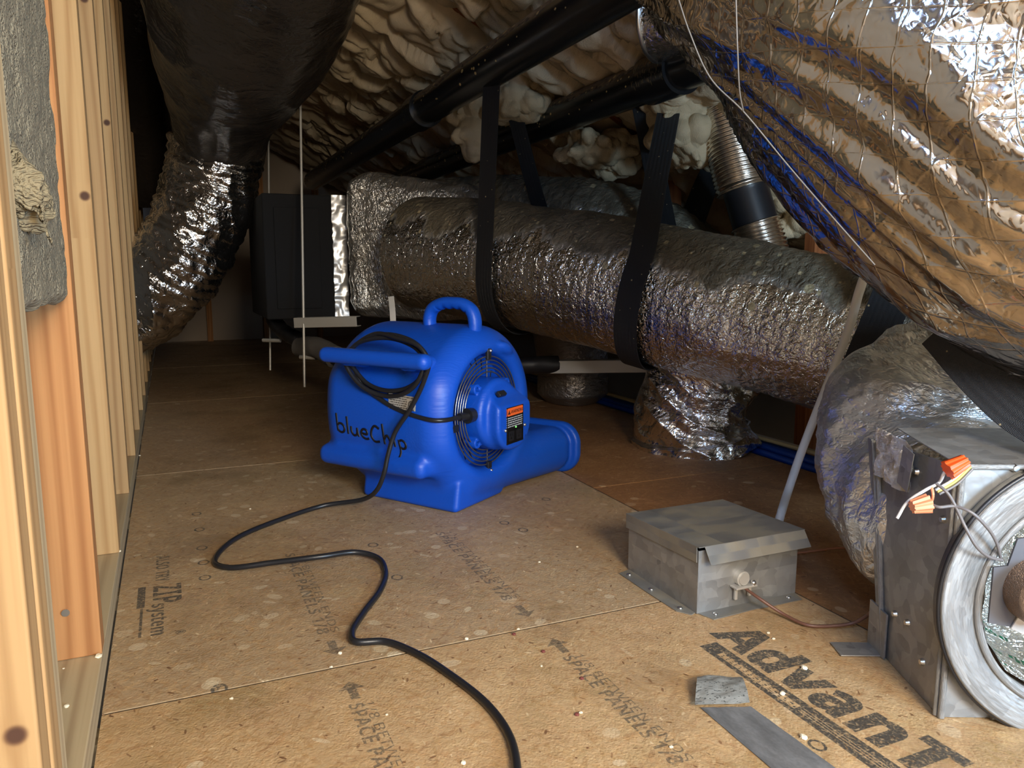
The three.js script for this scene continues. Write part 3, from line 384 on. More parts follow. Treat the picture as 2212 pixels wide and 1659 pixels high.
    const lay = [[0.296, 0.012, -1.745], [0.188, 0.006, -1.697], [0.101, 0.006, -1.62], [0.058, 0.006, -1.539], [0.05, 0.006, -1.483], [0.075, 0.008, -1.447], [0.146, 0.014, -1.426], [0.226, 0.02, -1.405], [0.297, 0.016, -1.411], [0.33, 0.01, -1.383], [0.329, 0.006, -1.32], [0.3, 0.006, -1.243], [0.253, 0.006, -1.166], [0.221, 0.008, -1.101], [0.22, 0.008, -1.073], [0.26, 0.006, -1.06], [0.293, 0.006, -1.006], [0.317, 0.006, -0.934], [0.336, 0.006, -0.847], [0.336, 0.006, -0.777], [0.322, 0.006, -0.722], [0.287, 0.006, -0.648], [0.234, 0.006, -0.58]].map((p) => VA(p).applyMatrix4(inv).toArray());
    mesh('power_cord', sweep([...pts, ...lay], { n: 900, m: 12, r, ref: [0.05, 1, 0.03] }), rubberM, fan);
  }
}

// ---------------------------------------------------------------- foil-jacketed flexible ducts
const crease = (q, f, k) => ridge(q.x * f, q.y * f, q.z * f + k) - 0.5;
const rib = (s, pitch) => { const u = s / pitch, i = Math.floor(u), f = u - i; return Math.pow(Math.abs(Math.sin(Math.PI * f)), 0.6) * (0.75 + 0.5 * h3(i, 3, 9)); };
// dust on a duct's top: matte grey-brown film with a ragged outline, in uv (along, around)
function dusty(seed, reach, rep, bump, spots = true, W = 1024) {
  const H = W / 2, R = rng(seed), dr = Array.from({ length: 150 }, () => [R(), (R() < 0.5 ? R() * reach * 1.3 : 1 - R() * reach * 1.3), 0.001 + 0.005 * R() * R()]);
  const mask = new Float32Array(W * H), spot = new Float32Array(W * H);
  for (let j = 0; j < H; j++) for (let i = 0; i < W; i++) { const u = i / W, v = j / H, a = Math.min(v, 1 - v), n = fbm(u * 26, v * 7 + seed, 1, 4) - 0.5, g = fbm(u * 160, v * 80, 5, 2) - 0.5; mask[j * W + i] = sstep(-0.012, 0.02, reach + 0.11 * n + 0.03 * g - a + (v > 0.5 ? 0.03 : 0)); }
  if (spots) for (const [u, v, r] of dr) { const ri = Math.ceil(r * W); for (let dj = -ri; dj <= ri; dj++) for (let di = -ri; di <= ri; di++) if (di * di + dj * dj * 1.2 < ri * ri) spot[((Math.floor(v * H) + dj + H) % H) * W + (Math.floor(u * W) + di + W) % W] = 1; }
  const col = dtex(W, H, (u, v) => { const k = Math.min(H - 1, Math.floor(v * H)) * W + Math.floor(u * W), m = mask[k], t = 0.85 + 0.4 * (fbm(u * 60, v * 30, 3, 3) - 0.5); return spot[k] ? [0.72, 0.66, 0.52] : [mix(0.92, 0.50 * t, m), mix(0.91, 0.46 * t, m), mix(0.89, 0.38 * t, m)]; }, true);
  const orm = dtex(W, H, (u, v) => { const k = Math.min(H - 1, Math.floor(v * H)) * W + Math.floor(u * W), m = Math.max(mask[k], spot[k]); return [1, mix(0.17, 0.62 + 0.2 * (fbm(u * 50, v * 25, 7, 2) - 0.5), m), mix(1, 0.12, m)]; });
  return new THREE.MeshStandardMaterial({ map: col, roughnessMap: orm, metalnessMap: orm, roughness: 1, metalness: 1, bumpMap: scaled(crumpleTex, rep[0], rep[1]), bumpScale: bump });
}
const MD = [[0.834, 0.604, -2.735], [0.985, 0.573, -2.464], [1.161, 0.522, -2.136], [1.354, 0.451, -1.808], [1.52, 0.387, -1.537], [1.635, 0.339, -1.335], [1.692, 0.307, -1.14]];
const mdRad = (s, th, t, q) => 0.0026 * rib(s, 0.027) - 0.006 + 0.013 * crease(q, 4.5, 1) + 0.0035 * crease(q, 13, 4) + 0.003 * (ridge(s * 9, th * 2.5, 3) - 0.5);
{
  const g = thing('foil_duct', 'long horizontal foil-jacketed flex duct slung in black straps, dusty on top', 'duct');
  mesh('jacket', sweep(MD, { n: 300, m: 180, r: 0.198, rad: mdRad, unit: true }), dusty(3, 0.165, [9, 7], 0.0062), g);
}
{ // branch behind it
  const g = thing('foil_duct', 'second foil duct behind the strapped one, only its dusty top showing', 'duct');
  mesh('jacket', sweep([[0.9, 0.695, -3.107], [1.083, 0.715, -2.953], [1.278, 0.703, -2.722], [1.485, 0.654, -2.457], [1.658, 0.531, -2.273], [1.722, 0.324, -2.189]], { n: 160, m: 90, r: 0.175, rad: (s, th, t, q) => 0.006 * rib(s, 0.03) + 0.02 * crease(q, 6, 8), unit: true }), dusty(8, 0.2, [5, 4], 0.008, true, 512), g);
}
{ // wrapped plenum at the air handler
  const c0 = [0.9, 0.618, -2.951], f = (x, y, z) => { const X = (x - c0[0]) * 0.80 + (z - c0[2]) * 0.60, Z = -(x - c0[0]) * 0.60 + (z - c0[2]) * 0.80, q = { x, y, z }; return sbox(X, y - c0[1], Z, -0.235, 0.30, -0.255, 0.265 - 0.04 * clamp((X + 0.05) * 4, -1, 1), -0.19, 0.165, 0.07) - 0.016 * crease(q, 9, 3) - 0.010 * crease(q, 21, 6) - 0.004 * crease(q, 45, 2); };
  const g = thing('supply_plenum', 'square plenum wrapped in crumpled foil insulation at the air handler outlet', 'plenum');
  mesh('wrap', nets(f, [c0[0] - 0.42, c0[1] - 0.34, c0[2] - 0.42], [c0[0] + 0.46, c0[1] + 0.36, c0[2] + 0.42], 0.0085), new THREE.MeshStandardMaterial({ color: RGB(0.62, 0.60, 0.55), metalness: 0.85, roughness: 0.3, bumpMap: scaled(crumpleTex, 4, 4), bumpScale: 0.008 }), g);
  mesh('hanger_strip', ribbon([[0.706, 0.451, -2.655], [0.705, 0.401, -2.636], [0.701, 0.326, -2.615], [0.699, 0.294, -2.611]], [0.9, 0, 0.4], 0.02, 0.0015, 12), strutM, g);
}
{ // drop to the floor under the strapped duct
  const g = thing('floor_boot', 'crumpled foil boot dropping from the strapped duct to the floor', 'duct boot'), b = [1.475, 0, -1.955];
  mesh('jacket', sweep([[b[0], 0.002, b[2]], [b[0] - 0.01, 0.07, b[2]], [b[0], 0.16, b[2] + 0.01], [b[0] + 0.02, 0.27, b[2] + 0.03], [b[0] + 0.03, 0.36, b[2] + 0.04]], { n: 130, m: 150, ref: [0, 0, 1], r: (t) => 0.178 - 0.022 * Math.sin(t * 3.1) + (t < 0.12 ? 0.012 : 0), rad: (s, th, t, q) => 0.022 * (ridge(s * 13 + th * 0.9 + 1.3 * noise3(q.x * 5, q.y * 5, q.z * 5), th * 0.8 + 3, 1) - 0.5) + 0.016 * crease(q, 14, 3) + 0.008 * crease(q, 31, 5) }), foilM, g);
}
{
  const g = thing('floor_boot', 'dark rounded boot behind the blower, below the pale strut', 'duct boot'), b = [1.50, 0, -2.80];
  mesh('jacket', sweep([[b[0], 0.003, b[2]], [b[0], 0.05, b[2]], [b[0], 0.16, b[2]], [b[0] - 0.02, 0.3, b[2]], [b[0] - 0.06, 0.42, b[2] + 0.05]], { n: 60, m: 70, ref: [0, 0, 1], r: (t) => 0.14 * (t < 0.08 ? 0.72 + 3.5 * t : 1), rad: (s, th, t, q) => 0.012 * crease(q, 9, 3) }), new THREE.MeshStandardMaterial({ color: RGB(0.30, 0.27, 0.24), metalness: 0.8, roughness: 0.35, bumpMap: scaled(crumpleTex, 4, 4), bumpScale: 0.005 }), g);
}
const BD = [[0.758, 1.196, -0.988], [0.805, 1.07, -0.902], [0.858, 0.907, -0.786], [0.952, 0.705, -0.646], [1.02, 0.636, -0.56], [1.083, 0.603, -0.461]];
{ // the big duct overhead
  const g = thing('large_foil_duct', 'very large wrinkled foil duct with crosshatched scrim hanging overhead', 'duct');
  mesh('jacket', sweep(BD, { n: 300, m: 220, r: 0.226, ref: [0.45, 0.75, 0.5], rad: (s, th, t, q) => { const w = 2.6 * noise3(q.x * 3, q.y * 3, q.z * 3), u = th * 2.2 + s * 3.4 + w; return 0.030 * (ridge(u * 1.2, s * 1.6 + w, 2) - 0.5) + 0.015 * (ridge(u * 2.9 + 4, s * 3 + 2 * w, 7) - 0.5) + 0.007 * (ridge(u * 6.1 + 1, s * 5 + 3 * w, 12) - 0.5) + 0.0030 * crease(q, 13, 4) + 0.0014 * crease(q, 30, 9); } }), scrimM, g);
  const seamM = new THREE.MeshStandardMaterial({ color: RGB(0.16, 0.145, 0.125), metalness: 0.2, roughness: 0.55 });
  mesh('seam', wire([[0.578, 0.872, -0.826], [0.589, 0.828, -0.814], [0.609, 0.773, -0.796], [0.638, 0.734, -0.771], [0.679, 0.671, -0.738], [0.717, 0.608, -0.7], [0.75, 0.553, -0.665]], 0.0009, 60), seamM, g);
  mesh('seam', wire([[0.594, 0.848, -0.738], [0.599, 0.795, -0.738], [0.619, 0.75, -0.755], [0.635, 0.733, -0.767]], 0.0009, 40), seamM, g);
}
{ // elbow at the back of the fan box
  const g = thing('foil_elbow', 'shiny foil flex duct elbow curling out of the sheet metal fan box', 'duct');
  mesh('jacket', sweep([[1.06, 0.165, -0.70], [1.09, 0.195, -0.82], [1.18, 0.275, -0.92], [1.33, 0.30, -0.93], [1.46, 0.26, -0.84], [1.58, 0.2, -0.7]], { n: 220, m: 150, ref: [0.3, 1, 0], r: (t) => 0.140 + 0.022 * Math.sin(t * 3), rad: (s, th, t, q) => { const w = noise3(q.x * 6, q.y * 6, q.z * 6); return 0.020 * (ridge(s * 15 + w * 2, th * 0.9 + w, 5) - 0.5) + 0.012 * crease(q, 15, 2) + 0.008 * crease(q, 34, 6); } }), new THREE.MeshStandardMaterial({ color: RGB(0.78, 0.79, 0.79), metalness: 0.86, roughness: 0.3, bumpMap: scaled(crumpleTex, 5, 5), bumpScale: 0.0045 }), g);
}
{ // black-jacketed duct and the foil length below it, far left
  const blackJ = new THREE.MeshPhysicalMaterial({ color: RGB(0.034, 0.027, 0.021), roughness: 0.24, bumpMap: scaled(crumpleTex, 2, 2), bumpScale: 0.004 });
  const g = thing('black_duct', 'big black plastic-jacketed duct coming down from the ridge', 'duct');
  mesh('jacket', sweep([[0.327, 1.592, -2.18], [0.3, 1.475, -2.504], [0.268, 1.328, -2.825], [0.239, 1.184, -3.146], [0.225, 1.049, -3.351], [0.211, 0.978, -3.422]], { n: 140, m: 110, ref: [0, 0, 1], r: (t) => mix(0.30, 0.16, sstep(0.35, 1, t)), rad: (s, th, t, q) => 0.022 * crease(q, 5, 3) + 0.010 * (ridge(s * 6, th * 3.3, 4) - 0.5) + 0.006 * crease(q, 16, 7) }), blackJ, g);
  const h = thing('foil_duct', 'crinkled foil flex duct below the black jacketed one, bending behind the studs', 'duct');
  mesh('jacket', sweep([[0.215, 1.032, -3.385], [0.18, 0.877, -3.42], [0.119, 0.713, -3.441], [0.024, 0.546, -3.478], [-0.097, 0.414, -3.554], [-0.273, 0.317, -3.67]], { n: 200, m: 120, ref: [0, 0, 1], r: 0.165, rad: (s, th, t, q) => 0.007 * rib(s, 0.034) + 0.022 * crease(q, 8, 3) + 0.014 * crease(q, 19, 7) + 0.006 * crease(q, 40, 1) }), foilM, h);
  const k = thing('black_duct', 'black tube in place of the dark gap between the stud wall and the ridge duct', 'duct');  // black tube put in for the unlit void beside the studs
  mesh('jacket', sweep([[-0.033, 1.828, -3.867], [-0.065, 1.457, -4.152], [-0.066, 1.188, -4.439], [-0.073, 0.931, -4.621]], { n: 50, m: 50, ref: [0, 0, 1], r: 0.13, rad: (s, th, t, q) => 0.012 * crease(q, 7, 3) }), blackJ, k);
}
{ // aluminium flex, black coupling and the short round collar
  const alu = new THREE.MeshStandardMaterial({ color: RGB(0.80, 0.74, 0.66), metalness: 1, roughness: 0.22 }), corr = (p) => (s) => 0.0032 * Math.sin(s / p * Math.PI * 2);
  const g = thing('aluminium_hose', 'corrugated bare aluminium hose with a black coupling near the roof', 'duct');
  mesh('hose', sweep([[1.597, 1.288, -2.092], [1.592, 1.112, -2.044], [1.601, 0.954, -1.992], [1.613, 0.797, -1.939], [1.616, 0.781, -1.935]], { n: 420, m: 60, ref: [0, 0, 1], r: 0.078, rad: corr(0.0125) }), alu, g);
  mesh('coupling', sweep([[1.625, 0.801, -1.945], [1.64, 0.729, -1.927], [1.652, 0.67, -1.912]], { n: 20, m: 40, ref: [0, 0, 1], r: 0.068 }), blackM, g);
  mesh('hose', sweep([[1.65, 0.681, -1.915], [1.663, 0.617, -1.898], [1.67, 0.533, -1.871]], { n: 140, m: 60, ref: [0, 0, 1], r: 0.072, rad: corr(0.0125) }), alu, g);
  const h = thing('round_collar', 'short round foil-covered collar up between the black pipes', 'duct');
  mesh('jacket', sweep([[1.215, 1.211, -1.806], [1.242, 1.204, -1.759], [1.3, 1.19, -1.665]], { n: 60, m: 70, r: 0.122, rad: (s, th, t, q) => 0.005 * crease(q, 12, 3) + 0.003 * crease(q, 35, 3) }), foilM, h);
  mesh('rim', (() => { const t = new THREE.TorusGeometry(0.124, 0.006, 10, 60), d = VA([1.242, 1.204, -1.759]).sub(VA([1.215, 1.211, -1.806])).normalize(); t.applyQuaternion(new THREE.Quaternion().setFromUnitVectors(V(0, 0, 1), d)); t.translate(...[1.215, 1.211, -1.806]); return t; })(), screwM, h);
}
// ---------------------------------------------------------------- black drain pipes
{
  const pipeMat = (seed) => { const R = rng(seed), sp = []; for (let i = 0; i < 420; i++) sp.push([R(), (R() - 0.5) * 0.66 + 1, 0.0006 + 0.0022 * R() * R()]); const W = 2048, H = 256, d = new Float32Array(W * H); for (const [u, v, r] of sp) { const ri = Math.max(1, Math.round(r * W)); for (let a = -ri; a <= ri; a++) for (let b = -ri; b <= ri; b++) if (a * a + b * b <= ri * ri) d[((Math.floor(v * H) + b + H) % H) * W + (Math.floor(u * W) + a + W) % W] = 1; }
    const col = dtex(W, H, (u, v) => { const s = d[Math.min(H - 1, Math.floor(v * H)) * W + Math.floor(u * W)], a = Math.min(v, 1 - v), m = sstep(0, 0.03, 0.20 - a + 0.09 * (fbm(u * 50, v * 9, seed, 4) - 0.5) + 0.05 * (fbm(u * 400, v * 60, 3, 2) - 0.5)), t = 0.8 + 0.5 * fbm(u * 200, v * 40, 2, 2); return s ? [0.78, 0.68, 0.46] : [mix(0.105, 0.44 * t, m), mix(0.107, 0.38 * t, m), mix(0.115, 0.30 * t, m)]; }, true);
    const orm = gtex(1024, 128, (u, v) => { const a = Math.min(v, 1 - v); return mix(0.24, 0.85, sstep(0, 0.03, 0.20 - a + 0.09 * (fbm(u * 50, v * 9, seed, 4) - 0.5))); });
    return new THREE.MeshStandardMaterial({ map: col, roughnessMap: orm, roughness: 1 }); };
  const a = thing('drain_pipe', 'black plastic drain pipe with dusty top, nearer and higher under the foam', 'pipe'), pa = pipeMat(4);
  mesh('pipe', sweep([[0.90, 1.135, -0.3], [0.895, 1.125, -2.2], [0.89, 1.10, -5.2]], { n: 90, m: 48, r: 0.0575, unit: true }), pa, a);
  for (const z of [-2.86]) mesh('coupling', sweep([[0.8935, 1.1195, z - 0.055], [0.8935, 1.1195, z + 0.055]], { n: 8, m: 48, r: 0.0655, unit: true }), pa, a);
  const b = thing('drain_pipe', 'black plastic drain pipe with dusty top, lower one passing behind the straps', 'pipe'), pb = pipeMat(9);
  mesh('pipe', sweep([[1.285, 1.075, -1.0], [1.283, 1.068, -3.0], [1.28, 1.045, -5.2]], { n: 90, m: 48, r: 0.0575, unit: true }), pb, b);
  mesh('coupling', sweep([[1.284, 1.072, -1.95], [1.284, 1.072, -1.80]], { n: 8, m: 48, r: 0.0665, unit: true }), pb, b);
}
// ---------------------------------------------------------------- webbing straps
{
  const cur = new THREE.CatmullRomCurve3(MD.map(VA), false, 'centripetal');
  const onAxis = (px) => { let best = 0, bd = 9; for (let i = 0; i <= 200; i++) { const d = Math.abs(cur.getPointAt(i / 200).x - px); if (d < bd) { bd = d; best = i / 200; } } return best; };
  function sling(t, top1, top2, label, tilt = 0, w = 0.062, lean) {
    const c = cur.getPointAt(t), T = cur.getTangentAt(t), up = V(0, 1, 0).addScaledVector(T, -T.y).normalize(), side = T.clone().cross(up).normalize(); if (side.z < 0) side.negate();
    const R = 0.218, pts = []; top1 = VA(top1); if (!lean) top1.addScaledVector(side, R - top1.clone().sub(c).dot(side)); top1 = top1.toArray(); top2 = VA(top2); top2.addScaledVector(side, -R - top2.clone().sub(c).dot(side)); top2 = top2.toArray(); for (let i = 0; i <= 16; i++) { const a0 = lean ? -0.17 : 0.04, a = (a0 + i / 16 * (0.96 - a0)) * Math.PI, q = c.clone().addScaledVector(side, Math.cos(a) * R).addScaledVector(up, -Math.sin(a) * R).addScaledVector(T, tilt * Math.cos(a)); pts.push(q.toArray()); }
    const lerp3 = (a, b, k) => a.map((v, i) => mix(v, b[i], k)), path = [top1, lerp3(top1, pts[0], 0.35), lerp3(top1, pts[0], 0.7), ...pts, lerp3(top2, pts[16], 0.6), lerp3(top2, pts[16], 0.3), top2];
    one('duct_strap', ribbon(path, T.toArray(), w, 0.003, 120), strapM, label, 'strap', undefined);
  }
  const s = (p) => onAxis(p[0]);
  sling(s([1.058, 0.554, -2.33]), [1.107, 1.16, -2.286], [1.321, 1.415, -2.819], 'black webbing strap slung round the duct nearest the plenum, foam spattered', 0.02);
  sling(s([1.294, 0.473, -1.915]), [1.514, 1.17, -2.154], [1.724, 1.081, -2.367], 'black webbing strap twisting down round the middle of the duct above the floor boot', 0.02, 0.07, true);
  sling(s([1.616, 0.348, -1.367]), [1.598, 0.651, -1.248], [2.074, 0.755, -1.553], 'black webbing strap round the duct end beside the foil elbow', 0, 0.085);
  one('duct_strap', ribbon([[1.849, 0.964, -2.326], [1.751, 0.851, -2.284], [1.641, 0.702, -2.22], [1.586, 0.578, -2.202]], [0.8, 0, 0.55], 0.085, 0.003, 20), strapM, 'black webbing strap behind the corrugated aluminium hose', 'strap');
  one('duct_strap', ribbon([[0.938, 0.476, -0.714], [0.934, 0.448, -0.678], [0.938, 0.412, -0.637], [0.947, 0.38, -0.595], [0.955, 0.364, -0.544], [0.968, 0.367, -0.495]], [0.25, 0.9, 0.35], 0.075, 0.003, 40), strapM, 'black webbing strap under the large overhead duct', 'strap');
}

// ---------------------------------------------------------------- galvanised junction box on the floor
{
  const g = thing('junction_box', 'galvanised sheet metal box with a loose dusty lid, screwed to the subfloor', 'metal box', [0.744, 0, -0.960]);
  const W = 0.205, Dp = 0.205, H = 0.106, t = 0.0012;
  const dustC = dtex(512, 512, (u, v) => { const s = 0.56 + 0.14 * (fbm(u * 5, v * 5, 3, 3) - 0.5), w = fbm(u * 3 + 2, v * 6, 5, 5), m = 0.75 * sstep(0.38, 0.68, w + 0.05 * (fbm(u * 90, v * 90, 2, 2) - 0.5)); return [mix(s, 0.58, m), mix(s, 0.55, m), mix(s * 0.98, 0.48, m)]; }, true), dustR = dtex(512, 512, (u, v) => { const w = fbm(u * 3 + 2, v * 6, 5, 5), m = 0.75 * sstep(0.38, 0.68, w); return [1, mix(0.40, 0.7, m), mix(0.55, 0.30, m)]; });
  const lidM = new THREE.MeshStandardMaterial({ map: scaled(dustC, 4, 4), roughnessMap: scaled(dustR, 4, 4), metalnessMap: scaled(dustR, 4, 4), roughness: 1, metalness: 1 });
  const body = mesh('body', merge([between(0, t, 0.001, H, -Dp, 0, 0.0004), between(W - t, W, 0.001, H, -Dp, 0, 0.0004), between(t, W - t, 0.001, H, -t, 0, 0.0004), between(t, W - t, 0.001, H, -Dp, -Dp + t, 0.0004)]), galvM, g);
  const fl = (pts) => { const s = new THREE.Shape(pts.map((p) => new THREE.Vector2(p[0], -p[1]))), e = new THREE.ExtrudeGeometry(s, { depth: 0.0012, bevelEnabled: false, curveSegments: 4 }); e.rotateX(-Math.PI / 2); e.translate(0, 0.0006, 0); return boxUV(e.index ? e.toNonIndexed() : e, 2); };
  mesh('flange', fl([[-0.026, -Dp + 0.012], [0, -Dp + 0.004], [0, -0.004], [-0.010, -0.0], [-0.024, -0.022], [-0.026, -0.1]]), lidM, g);
  mesh('flange', fl([[0.003, 0], [W - 0.002, 0], [W - 0.010, 0.026], [0.12, 0.026], [0.10, 0.024], [0.012, 0.028]]), lidM, g);
  for (const [x, z] of [[-0.014, -0.178], [-0.014, -0.108], [-0.013, -0.026], [0.026, 0.014], [0.178, 0.013]]) { const q = new THREE.SphereGeometry(0.0042, 10, 6); q.scale(1, 0.6, 1); q.translate(x, 0.0028, z); mesh('screw', q, screwM, g); }
  const lid = mesh('lid', (() => { const top = between(-0.003, W + 0.010, -0.0006, 0.0006, -Dp - 0.006, 0.004, 0.0003, 2), side = between(-0.003, -0.0018, -0.026, 0, -Dp - 0.006, -0.002, 0.0003, 2), fr = between(0.008, W + 0.008, -0.0006, 0.0006, 0, 0.030, 0.0003, 0); fr.rotateX(0.98); fr.translate(0, 0, 0.004); const m = merge([top, side, fr]); m.rotateX(-0.035); m.translate(0, H + 0.007, 0); return m; })(), lidM, g);
  const cl = mesh('cable_clamp', merge([cyl(0.0125, 0.0125, [0.083, 0.050, -0.001], [0.083, 0.050, 0.010], 24), cyl(0.010, 0.010, [0.083, 0.050, 0.009], [0.083, 0.050, 0.013], 24), between(0.064, 0.106, 0.036, 0.0395, 0.0, 0.018, 0.001), between(0.068, 0.073, 0.016, 0.036, 0.005, 0.010, 0.001), between(0.096, 0.101, 0.018, 0.036, 0.005, 0.010, 0.001)]), strutM, g);
  const sc = new THREE.SphereGeometry(0.005, 10, 8); sc.translate(0.100, 0.042, 0.014); mesh('screw', sc, screwM, cl);
  const copper = plastic(RGB(0.16, 0.075, 0.05), 0.4);
  one('thermostat_wire', wire([[0.828, 0.035, -0.945], [0.834, 0.028, -0.92], [0.857, 0.01, -0.892], [0.87, 0.006, -0.851], [0.904, 0.006, -0.833], [0.932, 0.012, -0.819], [0.936, 0.03, -0.801], [0.926, 0.045, -0.785]], 0.0027, 80), copper, 'thin brown cable looping over the floor from the metal box to the fan box', 'cable');
  one('copper_wire', wire([[1.065, 0.008, -1.089], [1.115, 0.008, -1.084], [1.172, 0.008, -1.075], [1.213, 0.006, -1.052]], 0.0024, 30), plastic(RGB(0.34, 0.12, 0.05), 0.4), 'short reddish wire on the dark board behind the metal box', 'cable');
  one('white_tube', sweep([[1.09, 0.012, -1.168], [1.074, 0.07, -1.136], [1.157, 0.09, -1.206], [1.186, 0.167, -1.206], [1.21, 0.266, -1.189], [1.227, 0.363, -1.165], [1.216, 0.441, -1.127], [1.187, 0.505, -1.084], [1.158, 0.557, -1.039], [1.144, 0.596, -1.008]], { n: 80, m: 18, r: 0.0085, ref: [1, 0, 0.2] }), plastic(RGB(0.80, 0.79, 0.72), 0.45), 'white plastic tube rising from behind the metal box to the overhead duct', 'tube');
}
// ---------------------------------------------------------------- sheet-metal fan box at the right
{
  const g = thing('fan_box', 'galvanised fan box with a round collar, motor and loose wires on its front', 'fan box', [0.841, 0, -0.602], -0.4334);
  const quad = (pts, th) => { const s = new THREE.Shape(pts.map((p) => new THREE.Vector2(...p))); const e = new THREE.ExtrudeGeometry(s, { depth: th, bevelEnabled: false }); return e; };
  const side = quad([[0, 0.001], [-0.160, 0.001], [-0.232, 0.300], [0, 0.318]], 0.0015); side.rotateY(-Math.PI / 2); side.translate(0.0015, 0, 0);   // shape x is the box's z
  const fx = (e) => boxUV(e.index ? e.toNonIndexed() : e, 1);
  side.computeVertexNormals(); mesh('side_panel', fx(side), galvM, g);
  const face = (() => { const s = new THREE.Shape([[0, 0.001], [0.34, 0.001], [0.34, 0.318], [0, 0.318]].map((p) => new THREE.Vector2(...p))); const h = new THREE.Path(); h.absarc(0.155, 0.160, 0.128, 0, Math.PI * 2, true); s.holes.push(h); const e = new THREE.ExtrudeGeometry(s, { depth: 0.0015, bevelEnabled: false, curveSegments: 48 }); e.translate(0, 0, -0.0015); return fx(e); })();
  mesh('front_panel', face, galvM, g);
  mesh('top_panel', (() => { const b = bx(0.34, 0.0015, 0.165, 0.17, 0, -0.0825, 0.0005); b.rotateX(0.076); b.translate(0, 0.318, 0); return b; })(), galvM, g);
  mesh('far_panel', between(0.338, 0.34, 0.001, 0.318, -0.17, -0.002, 0.0004), galvM, g);
  // folded flanges on the edges
  for (const [a, b, w] of [[[0.0, 0.002, 0.002], [0.0, 0.318, 0.002], 0.004], [[-0.004, 0.002, -0.004], [-0.004, 0.316, -0.004], 0.003], [[-0.003, 0.002, -0.150], [-0.003, 0.300, -0.212], 0.0035], [[-0.004, 0.06, -0.162], [-0.004, 0.300, -0.224], 0.003], [[0.0, 0.319, 0.002], [0.34, 0.319, 0.002], 0.0035], [[0.06, 0.004, 0.004], [0.34, 0.004, 0.004], 0.003]]) mesh('folded_edge', cyl(w, w, a, b, 10), galvM, g);
  mesh('back_flange', (() => { const e = quad([[-0.160, 0.03], [-0.170, 0.03], [-0.243, 0.300], [-0.232, 0.300]], 0.006); e.rotateY(-Math.PI / 2); e.translate(0.002, 0, 0); return fx(e); })(), galvM, g);
  // round collar standing proud of the front with a black gasket
  const ringOf = (r0, r1, z0, z1, m, nm, par) => { const p = [[r0, z0], [r1, z0], [r1 + 0.001, z1 - 0.002], [r1 - 0.002, z1], [r0 + 0.002, z1], [r0, z0]].map((q) => new THREE.Vector2(...q)), l = new THREE.LatheGeometry(p, 96); l.rotateX(Math.PI / 2); l.translate(0.155, 0.160, 0); return mesh(nm, l, m, par); };
  const ring = ringOf(0.128, 0.176, 0.001, 0.022, galvM, 'collar', g);
  { const gk = new THREE.TorusGeometry(0.1775, 0.0028, 8, 120); gk.translate(0.155, 0.160, 0.016); mesh('gasket', gk, rubberM, ring); const rb = new THREE.TorusGeometry(0.136, 0.0035, 8, 100); rb.translate(0.155, 0.160, 0.023); mesh('bead', rb, galvM, ring); }
  { const cone = new THREE.LatheGeometry([[0.124, 0.014], [0.118, -0.01], [0.112, -0.06], [0.105, -0.12], [0.06, -0.14], [0.001, -0.14]].map((q) => new THREE.Vector2(...q)), 72); cone.rotateX(Math.PI / 2); const p = cone.attributes.position; for (let i = 0; i < p.count; i++) { const q = { x: p.getX(i), y: p.getY(i), z: p.getZ(i) }, k = 1 + 0.05 * crease(q, 30, 3); p.setXY(i, q.x * k, q.y * k); } cone.computeVertexNormals(); cone.translate(0.155, 0.160, 0);
    const [c, x] = cv(512, 512); x.fillStyle = '#d9d8d2'; x.fillRect(0, 0, 512, 512); x.fillStyle = '#1f7a55'; const R = rng(7); for (let i = 0; i < 26; i++) { x.save(); x.translate(R() * 512, R() * 512); x.rotate(0.3); for (let q = 0; q < 5; q++) x.fillRect(q * 16, 0, 4 + R() * 8, 15); x.restore(); }
    mesh('foil_lining', cone, new THREE.MeshStandardMaterial({ map: scaled(ctex(c), 3, 1), metalness: 0.9, roughness: 0.2, bumpMap: scaled(crumpleTex, 3, 2), bumpScale: 0.01 }), g); }
  { // motor on its bracket plate
    const mt = mesh('motor_bracket', (() => { const s = new THREE.Shape(); s.moveTo(-0.034, -0.050); s.lineTo(0.1, -0.075); s.lineTo(0.1, 0.075); s.lineTo(-0.010, 0.052); s.lineTo(-0.018, 0.02); s.lineTo(-0.034, 0.018); s.closePath(); const e = new THREE.ExtrudeGeometry(s, { depth: 0.003, bevelEnabled: false }); e.translate(0.062, 0.190, 0.030); return fx(e); })(), new THREE.MeshStandardMaterial({ color: RGB(0.12, 0.12, 0.13), metalness: 0.4, roughness: 0.5 }), g);
    const brown = new THREE.MeshStandardMaterial({ color: RGB(0.25, 0.18, 0.135), metalness: 0.8, roughness: 0.38, bumpMap: scaled(grainTex, 3, 3), bumpScale: 0.002 });
    const can = new THREE.LatheGeometry([[0.001, 0.062], [0.024, 0.062], [0.031, 0.066], [0.037, 0.064], [0.039, 0.056], [0.040, 0.02]].map((q) => new THREE.Vector2(...q)), 48); can.rotateX(Math.PI / 2); can.translate(0.080, 0.182, 0.006); mesh('motor', can, brown, g);
    mesh('bracket_arm', (() => { const b = bx(0.16, 0.016, 0.003, 0.10, 0, 0, 0.001); b.rotateZ(-0.45); b.translate(0.038, 0.150, 0.034); return b; })(), strutM, g);
  }
  const screw = (x, y, z, ax) => { const q = new THREE.CylinderGeometry(0.0036, 0.0052, 0.005, 6); if (ax === 'x') q.rotateZ(Math.PI / 2); else q.rotateX(Math.PI / 2); q.translate(x, y, z); mesh('screw', q, screwM, g); };
  for (const [z, y] of [[-0.048, 0.048], [-0.093, 0.080], [-0.128, 0.076], [-0.028, 0.245], [-0.10, 0.286], [-0.155, 0.06]]) screw(-0.002, y, z, 'x');
